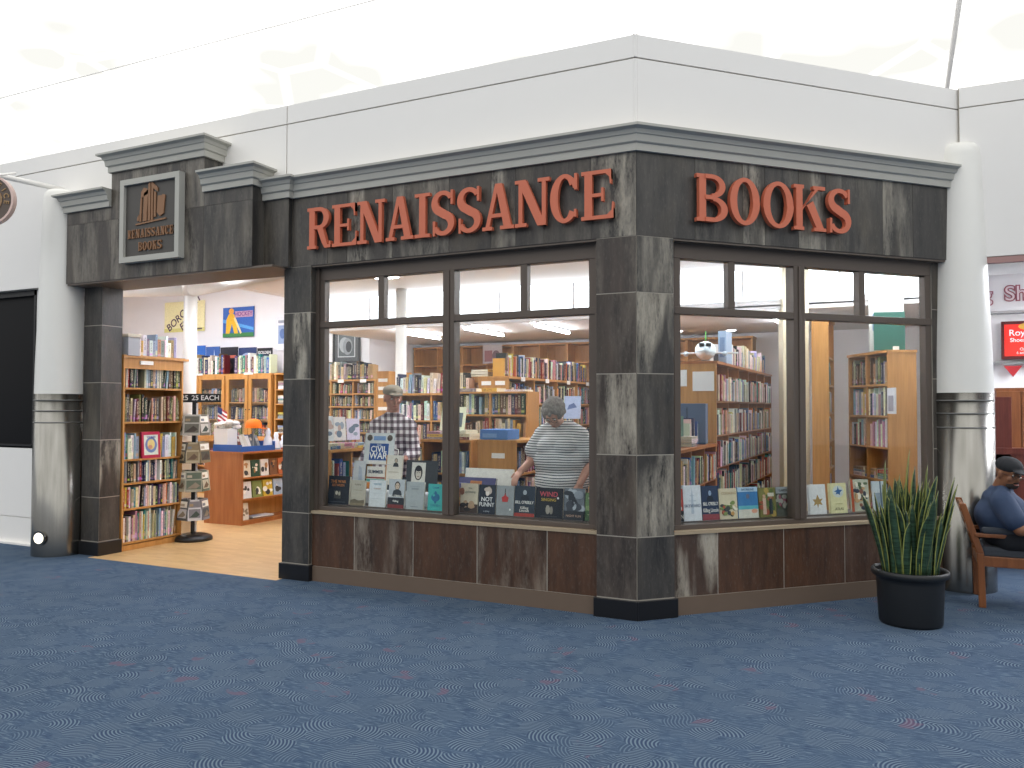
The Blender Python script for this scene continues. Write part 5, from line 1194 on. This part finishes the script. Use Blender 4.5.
def stripe_mat():
    t = NT('striped_knit'); o = t.obj(); s = t.n('ShaderNodeSeparateXYZ'); t.set(s, 0, t.vmath('ADD', o, t.vmath('SCALE', t.noise(o, 3, 1, .5, 1), (0, 0, 0), .03)))
    v = t.math('FRACT', t.math('MULTIPLY', s.outputs[2], 46.)); return t.fin(t.mix(t.math('LESS_THAN', v, .36), hx('dcdcdc'), hx('3d4653')), .85)
def plaid_mat():
    t = NT('plaid_cotton'); o = t.obj(); s = t.n('ShaderNodeSeparateXYZ'); t.set(s, 0, t.vmath('ADD', o, t.vmath('SCALE', t.noise(o, 4, 1, .5, 1), (0, 0, 0), .025)))
    a = t.math('LESS_THAN', t.math('FRACT', t.math('MULTIPLY', t.math('ADD', s.outputs[0], t.math('MULTIPLY', s.outputs[1], .6)), 15.)), .5)
    c = t.math('LESS_THAN', t.math('FRACT', t.math('MULTIPLY', s.outputs[2], 15.)), .5)
    f = t.math('MULTIPLY', t.math('ADD', a, c), .5)
    m1 = t.mix(t.math('GREATER_THAN', f, .25), hx('e4e0e2'), hx('8b7d86')); return t.fin(t.mix(t.math('GREATER_THAN', f, .75), m1, hx('3f2f3a')), .85)
V = Vector

# woman in striped shirt, standing, bent head, one arm reaching down to the display (faces the window)
def person_striped():
    o = thing('person', 'person with curly grey hair in a striped short sleeve top reaching into the window display', 'person', (-.95, .86, 0), -.08)
    hc = V((0.0, -.13, 1.49)); R = Matrix.Rotation(.75, 3, 'X') @ Matrix.Rotation(.1, 3, 'Z')
    b = MB()
    b.ell((0, .03, 1.0), (.18, .13, .17)); b.ell((0, .03, 1.2), (.17, .12, .16)); b.ell((0, .01, 1.30), (.15, .08, .06))
    limb(b, [V((0, -.0, 1.38)), V((0, -.06, 1.42)), hc+V((0, .02, -.02))], [.06, .055, .055])
    headshape(b, hc, R)
    sl, el, wl = V((-.19, 0, 1.30)), V((-.27, -.05, 1.07)), V((-.25, -.27, 1.0))      # screen-left arm reaches forward and down
    sr, er, wr = V((.19, .02, 1.30)), V((.26, .03, 1.05)), V((.24, -.12, .90))
    limb(b, [sl, el, wl], [.052, .042, .03]); hand(b, wl, (-.1, -.7, -.55), (0, -.3, 1), 1, .5)
    limb(b, [sr, er, wr], [.052, .042, .03]); hand(b, wr, (-.2, -.4, -.8), (.4, -.6, .3), -1, .6)
    for x in (-.1, .1):
        limb(b, [V((x, .03, .9)), V((x, .01, .5)), V((x, .05, .1))], [.09, .06, .04]); b.ell((x, -.02, .05), (.04, .11, .035))
    remesh('body', b, .0075, skin('skin_fair', 'b98672', 'c99a86'), o, 3)
    b = MB()
    b.ell((0, .02, .98), (.25, .19, .16)); b.ell((0, .0, 1.08), (.255, .2, .16)); b.ell((0, .01, 1.22), (.225, .165, .15)); b.ell((0, .01, 1.31), (.19, .12, .085)); b.ell((-.08, -.09, 1.2), (.1, .09, .09)); b.ell((.08, -.09, 1.2), (.1, .09, .09))
    b.ell((0, -.01, 1.385), (.115, .09, .055)); limb(b, [V((-.08, 0, 1.37)), V((-.19, 0, 1.31))], [.07, .075]); limb(b, [V((.08, 0, 1.37)), V((.19, .01, 1.31))], [.07, .075]); b.cyl((0, .02, .84), (0, .02, .95), .235, .24, 28)
    limb(b, [sl+V((.02, 0, 0)), V((-.255, -.035, 1.17))], [.088, .082]); limb(b, [sr-V((.02, 0, 0)), V((.262, .02, 1.15))], [.088, .082])
    remesh('striped_top', b, .014, stripe_mat(), o, 6)
    b = MB(); b.ell((0, .03, .86), (.215, .165, .14))
    for x in (-.1, .1): limb(b, [V((x, .03, .84)), V((x, .02, .5)), V((x, .05, .1))], [.12, .09, .075])
    remesh('trousers', b, .014, cmat('c3cbd2', .9), o, 5)
    b = MB()
    for x in (-.1, .1): b.ell((x, -.03, .04), (.05, .13, .045))
    b.build('shoes', cmat('dcdcdc'), o, True)
    rn = random.Random(3); b = MB()
    for i in range(190):
        a = rn.uniform(0, 2*PI); ph = rn.uniform(0, 1.9); d = V((math.sin(ph)*math.cos(a), math.sin(ph)*math.sin(a)*1.15+.1, math.cos(ph)))
        if d.y < -.62 and d.z < .35: continue
        r = rn.uniform(.018, .028); b.ell(hc+R@(V((d.x*.086, d.y*.096+.012, d.z*.095+.025))), (r, r, r), nu=8, nv=6)
    t = NT('curly_grey_hair'); hm = t.fin(t.mix(t.noise(t.obj(), 60, 4), hx('54504e'), hx('a39c96')), .8)
    remesh('hair', b, .0075, hm, o, 1)
    eyes(hc, R, o)
    b = MB(); 
    for x in (-.032, .032): pts = [hc+R@(V((x+.024*math.cos(2*PI*i/14), -.1, .006+.018*math.sin(2*PI*i/14)))) for i in range(15)]; b.tube(pts, .0018, 5)
    b.tube([hc+R@V((-.01, -.104, .008)), hc+R@V((.01, -.104, .008))], .0018, 5); b.build('glasses', M['dark'], o)
person_striped()

def person_plaid():
    o = thing('person', 'person in a plaid shirt and flat tan cap standing behind the CIVIL WAR poster', 'person', (-2.82, 1.0, 0), .1)
    hc = V((.03, -.04, 1.635)); R = Matrix.Rotation(.75, 3, 'Z') @ Matrix.Rotation(.2, 3, 'X')
    b = MB(); b.ell((0, .02, 1.05), (.17, .12, .17)); b.ell((0, .02, 1.25), (.17, .11, .16)); b.ell((0, .03, 1.36), (.14, .07, .06))
    limb(b, [V((0, .02, 1.44)), V((.01, .0, 1.53)), hc+V((0, .02, -.02))], [.064, .06, .058]); headshape(b, hc, R, 1.1)
    sl, el, wl = V((-.19, .02, 1.36)), V((-.27, .02, 1.10)), V((-.24, -.17, 1.0)); sr, er, wr = V((.19, .02, 1.36)), V((.26, -.02, 1.10)), V((.27, -.22, 1.06))
    limb(b, [sl, el, wl], [.055, .044, .032]); hand(b, wl, (.2, -.8, -.3), (0, -.2, 1), 1, .5); limb(b, [sr, er, wr], [.055, .044, .032]); hand(b, wr, (-.1, -.9, -.1), (0, -.1, 1), -1, .5)
    for x in (-.1, .1): limb(b, [V((x, .03, .95)), V((x, .01, .52)), V((x, .05, .1))], [.09, .06, .045]); b.ell((x, -.02, .05), (.045, .12, .04))
    remesh('body', b, .0078, skin('skin_tanned', 'a8705c', 'bb8470'), o, 3)
    b = MB(); b.ell((0, .02, 1.0), (.2, .15, .18)); b.ell((0, .01, 1.15), (.2, .15, .18)); b.ell((0, .01, 1.3), (.205, .145, .15)); b.ell((0, .02, 1.375), (.175, .105, .075)); limb(b, [V((-.07, .02, 1.43)), V((-.19, .02, 1.365))], [.06, .07]); limb(b, [V((.07, .02, 1.43)), V((.19, .02, 1.365))], [.06, .07]); b.cyl((0, .02, .86), (0, .02, 1.0), .195, .2, 28)
    b.ell((.0, .01, 1.475), (.085, .08, .04))
    limb(b, [sl+V((.02, 0, 0)), el, wl+V((0, .03, .01))], [.082, .068, .052]); limb(b, [sr-V((.02, 0, 0)), er, wr+V((0, .03, .0))], [.082, .068, .052])
    remesh('plaid_shirt', b, .013, plaid_mat(), o, 5)
    b = MB(); b.ell((0, .03, .88), (.19, .14, .12))
    for x in (-.1, .1): limb(b, [V((x, .03, .86)), V((x, .02, .5)), V((x, .05, .1))], [.105, .082, .07])
    remesh('trousers', b, .014, cmat('3a4250', .9), o, 5)
    b = MB()
    for x in (-.1, .1): b.ell((x, -.03, .045), (.052, .14, .05))
    b.build('shoes', cmat('2a2522'), o, True)
    b = MB(); b.ell(hc+R@V((0, .012, .075)), (.1, .12, .058), R=R); b.ell(hc+R@V((0, -.11, .058)), (.075, .07, .012), R=R); b.cyl(hc+R@V((0, .01, .045)), hc+R@V((0, .01, .08)), .099, .101, 24)
    remesh('flat_cap', b, .008, cmat('8f8676', .9), o, 3)
    b = MB(); b.ell(hc+R@V((0, .04, .0)), (.086, .078, .06), R=R); remesh('hair', b, .01, cmat('5a4a40', .9), o, 1)
    eyes(hc, R, o, 1.04)
person_plaid()

def person_seated():
    o = thing('person', 'seated person in a blue short sleeve shirt, black cap and glasses in the armchair', 'person', (2.63, 1.75, 0), H90)
    # local -y is the direction the person faces => rotated to +x
    hc = V((-.07, .13, 1.04)); R = Matrix.Rotation(-.95, 3, 'Z') @ Matrix.Rotation(.28, 3, 'X')
    b = MB(); b.ell((0, .16, .58), (.18, .13, .14)); b.ell((0, .2, .72), (.19, .13, .16)); b.ell((0, .2, .84), (.17, .1, .09))
    limb(b, [V((0, .19, .87)), V((-.035, .165, .95)), hc+V((0, .01, -.02))], [.07, .065, .062]); headshape(b, hc, R, 1.04)
    sl, el, wl = V((-.21, .19, .83)), V((-.28, .08, .63)), V((-.26, -.16, .655)); sr, er, wr = V((.21, .19, .83)), V((.26, .08, .64)), V((.22, -.16, .65))
    limb(b, [sl, el, wl], [.06, .05, .034]); hand(b, wl, (.15, -.9, -.35), (-.2, -.2, 1), 1, .7); limb(b, [sr, er, wr], [.06, .05, .034]); hand(b, wr, (0, -1, -.2), (0, 0, 1), -1, .6)
    for x in (-.11, .13): limb(b, [V((x, .14, .53)), V((x*1.4, -.30, .53)), V((x*1.3, -.36, .1))], [.1, .065, .045]); b.ell((x*1.3, -.44, .05), (.045, .12, .04))
    remesh('body', b, .0078, skin('skin_brown', '7a5038', '8f6348'), o, 3)
    b = MB(); b.ell((0, .15, .58), (.22, .18, .12)); b.ell((0, .13, .66), (.23, .2, .14)); b.ell((0, .17, .76), (.22, .17, .13)); b.ell((0, .205, .70), (.215, .165, .16)); b.ell((0, .19, .84), (.21, .125, .08)); b.ell((-.01, .18, .905), (.1, .09, .045)); limb(b, [V((-.08, .18, .89)), V((-.2, .19, .83))], [.06, .085]); limb(b, [V((.08, .18, .89)), V((.2, .19, .83))], [.06, .085])
    limb(b, [sl+V((.02, 0, 0)), V((-.265, .12, .70))], [.092, .085]); limb(b, [sr-V((.02, 0, 0)), V((.25, .12, .70))], [.09, .084])
    t = NT('blue_cotton'); bm_ = t.fin(t.mix(t.noise(t.obj(), 9, 3), hx('26354f'), hx('364866')), .85, bump=t.noise(t.obj(), 12, 3), bs=.5)
    remesh('blue_shirt', b, .013, bm_, o, 5)
    b = MB(); b.ell((0, .16, .54), (.2, .16, .1))
    for x in (-.11, .13): limb(b, [V((x, .14, .545)), V((x*1.4, -.30, .545)), V((x*1.3, -.36, .12))], [.115, .085, .075])
    remesh('trousers', b, .014, cmat('1c1e24', .9), o, 5)
    b = MB()
    for x in (-.11, .13): b.ell((x*1.3, -.45, .045), (.052, .14, .05))
    b.build('shoes', cmat('17171a'), o, True)
    b = MB(); b.ell(hc+R@V((0, .01, .06)), (.09, .108, .068), R=R); b.ell(hc+R@V((0, -.125, .05)), (.062, .07, .009), R=R); remesh('black_cap', b, .008, cmat('1f2126', .85), o, 3)
    b = MB(); b.ell(hc+R@V((0, -.058, -.077)), (.05, .042, .034), R=R); b.ell(hc+R@V((0, -.092, -.047)), (.026, .01, .006), R=R); remesh('beard', b, .006, cmat('2c2320', .9), o, 1)
    eyes(hc, R, o, 1.04)
    b = MB()
    for x in (-.032, .032): pts = [hc+R@V((x+.024*math.cos(2*PI*i/14), -.102, .006+.017*math.sin(2*PI*i/14))) for i in range(15)]; b.tube(pts, .002, 5)
    for x in (-1, 1): b.tube([hc+R@V((.056*x, -.1, .01)), hc+R@V((.08*x, -.02, .008))], .002, 5)
    b.tube([hc+R@V((-.01, -.106, .008)), hc+R@V((.01, -.106, .008))], .002, 5); b.build('glasses', M['dark'], o)
person_seated()

# ------------------------------------------------------------------ far right shop
fr = bpy.data.objects.new('wall_far_right', None); C.objects.link(fr); struct(fr)
b = MB(); b.box(2.45, 6.2, 1.75, 9, 6.3, 3.4); b.box(2.45, 8.0, 0, 9, 8.1, 3.4); b.box(2.45, 2.4, 3.32, 9, 8, 3.4); b.build('white_wall', M['white'], fr)
b = MB(); b.box(2.56, 6.1, 2.10, 9, 6.2, 2.13); b.tube([(2.56, 6.12, 2.74), (9, 6.12, 2.74)], .012, 6); b.build('grey_trim', M['grey'], fr)
MB().cyl((2.53, 5.0, 3.15), (9, 5.0, 3.15), .07, .07, 20).build('duct', M['column'], fr, True)
MB().box(4.4, 3.4, 3.29, 6.0, 5.4, 3.32).build('unseen_added_light', M['fixture'], fr)  # out-of-view glowing panel, added to light the far shop
sgn = thing('wall_sign', 'white shop sign with outlined pinkish letters Sh, cut off at the right edge', 'sign', (2.62, 6.19, 2.78))
MB().box(0, -.02, 0, 1.6, 0, .42).build('board', M['white'], sgn)
def outl(s_, x, z, size):
    text('lettering', s_, size, cmat('a8606a'), sgn, Matrix.Translation((x, -.026, z)), .002, off=.055); text('letter_fill', s_, size, cmat('ead8d8'), sgn, Matrix.Translation((x, -.034, z)), .002, off=.0)
outl('g', .14, .21, .24); outl('Sho', .52, .21, .26)
rs = thing('red_sign', 'red lit shoe shine price sign with white lettering and dark frame at the right edge', 'sign', (2.9, 6.16, 2.16))
MB().box(0, -.06, 0, .62, 0, .48).build('frame', cmat('5a1f1c'), rs)
t = NT('red_sign_face'); rf = t.fin(t.mix(t.noise(t.obj(), 3, 1), hx('c9281f'), hx('e0362a')), .4, 0, .5, None, .1, hx('d8261c'), .55)
MB().box(.03, -.066, .04, .59, -.058, .44).build('face', rf, rs)
b = MB(); b.disc(.33, .41, .15, .05, -.07, hx('e6b24a'), 20, -.064); b.build('glow_crest', M['paint'], rs)
for s_, x, z, h_ in (('Royal', .2, .33, .11), ('Shoes & Shine', .29, .24, .07), ('one for all', .36, .175, .05), ('Open 7 days', .32, .125, .05), ('6 am to 9 pm', .28, .08, .045)): text('lettering', s_, h_, M['label'], rs, Matrix.Translation((x, -.068, z)), .001)
pn = thing('pennant', 'small red triangular pennant below the red sign', 'pennant', (3.02, 6.12, 2.08)); MB().prism([(-.1, 0), (0, -.14), (.1, 0)], -.004, 0).build('cloth', cmat('b0242a'), pn)
cb = thing('wooden_cabinet', 'tall dark brown wooden cabinet behind the seated person', 'cabinet', (2.72, 5.0, 0))
MB().box(0, 0, 0, .5, .35, 1.78).build('body', M['chairwood'], cb, bevel=.006)
for x in (.01, .255): MB().box(x, -.02, .06, x+.235, 0, 1.74).build('door', M['chairwood'], cb, bevel=.006)
for x in (.225, .27): MB().box(x, -.035, .9, x+.01, -.02, 1.0).build('handle', M['grey'], cb)
bt = thing('shoe_shine_stand', 'red brown panelled booth wall behind the armchair', 'booth', (2.56, 3.5, 0))
MB().box(0, 0, .25, .16, .06, 1.66).box(.0, 0.0, .25, 2.0, .06, 1.12).build('panel', M['redwood'], bt, bevel=.004)
b = MB()
for x in [.16*i for i in range(1, 12)]: b.box(x-.012, -.014, .3, x+.012, 0, 1.10)
b.box(0, -.03, 1.10, 2.0, .09, 1.16); b.box(0, -.03, .25, 2., .0, .3); b.build('moulding', M['redwood'], bt)
MB().box(0, 0, 0, 2.0, .5, .25).build('plinth', M['redwood'], bt)

# ------------------------------------------------------------------ turn the shelf records into books
bpy.context.view_layer.update()
sc = bpy.context.scene; dg = bpy.context.evaluated_depsgraph_get()
Rinv = sc.camera.matrix_world.inverted(); FX = 807.03
PAGE = hx('e2d9c2')
for r in BK:
    p = r['M'] @ Vector((r['w']/2, 0.0, r['h']/2)); q = Rinv @ p; r['score'] = 0.
    if q.z < -.5:
        x = 512-FX*q.x/q.z; y = 384+FX*q.y/q.z
        if 4 < x < 1020 and 4 < y < 764:
            nrm = (r['M'].to_3x3() @ Vector((0, -1, 0))).normalized(); d = (p-CAM); L = d.length; d.normalize()
            vis = 0
            for zz in (.25, .55, .95):
                pz = r['M'] @ Vector((r['w']/2, -.004, r['h']*zz)); dd = pz-CAM; LL = dd.length
                hit = sc.ray_cast(dg, CAM, dd.normalized(), distance=LL-.02)
                vis += 0 if hit[0] else 1
            cosv = max(abs(nrm.dot(d)), .15)
            r['score'] = vis/3*r['w']*r['h']*cosv/(q.z*q.z)
BK.sort(key=lambda r: -r['score'])
NI = 300-NB[0]
rest = MB(); used = {}
ni = 0
for r in BK:
    if ni < NI and r['score'] > 0:
        b = MB(); book_geo(b, r['w'], r['h'], r['d'], r['c'], PAGE)
        o = b.build('book', M['book']); o.matrix_world = r['M']; pl = r['place']
        if r.get('flat'): lb = '%s book lying %s from the bottom, %s' % (r['n'], ordn(r['i']), pl)
        else: lb = '%s book, %s from the left, %s' % (r['n'], ordn(r['i']), pl)
        lb = lb.replace('from the left', 'from left') if len(lb.split()) > 16 else lb
        if len(lb.split()) > 16: lb = lb.replace(' of ', ', ').replace(' the ', ' ')
        tag(o, ' '.join(lb.split()[:16]), 'book', 'shelved books, '+pl.split(',')[0]); ni += 1
    else:
        rest.T = r['M']; book_geo(rest, r['w'], r['h'], r['d'], r['c'], PAGE)
rest.T = Matrix.Identity(4)
ro = rest.build('shelved_books', M['book']); ro['kind'] = 'stuff'; tag(ro, 'the many remaining smaller books filling the shelves deeper inside the shop', 'books')
print('BOOKS total', len(BK), 'individual', ni, 'display', NB[0])

# ------------------------------------------------------------------ glass panes last
for par, panes in WG:
    for (x0, x1, z0, z1) in panes:
        b = MB(); yc = .125 if par.name.startswith('window') else -.015
        b.box(x0-.005, yc, z0-.005, x1+.005, yc+.006, z1+.005); o = b.build('glass_pane', M['glass'], par)

# ------------------------------------------------------------------ world and view
w = bpy.data.worlds.new('world'); sc.world = w; w.use_nodes = True; nt = w.node_tree
bg = nt.nodes['Background']; tc = nt.nodes.new('ShaderNodeTexCoord'); sx = nt.nodes.new('ShaderNodeSeparateXYZ'); cr = nt.nodes.new('ShaderNodeValToRGB')
nt.links.new(tc.outputs['Generated'], sx.inputs[0]); nt.links.new(sx.outputs[2], cr.inputs[0]); nt.links.new(cr.outputs[0], bg.inputs[0])
cr.color_ramp.elements[0].position = .0; cr.color_ramp.elements[0].color = (.60, .595, .59, 1); cr.color_ramp.elements[1].position = .35; cr.color_ramp.elements[1].color = (.85, .9, .98, 1)
bg.inputs[1].default_value = .7
vs = sc.view_settings; vs.view_transform = 'Standard'; vs.look = 'None'; vs.gamma = 1; vs.use_curve_mapping = False; vs.exposure = 0.25
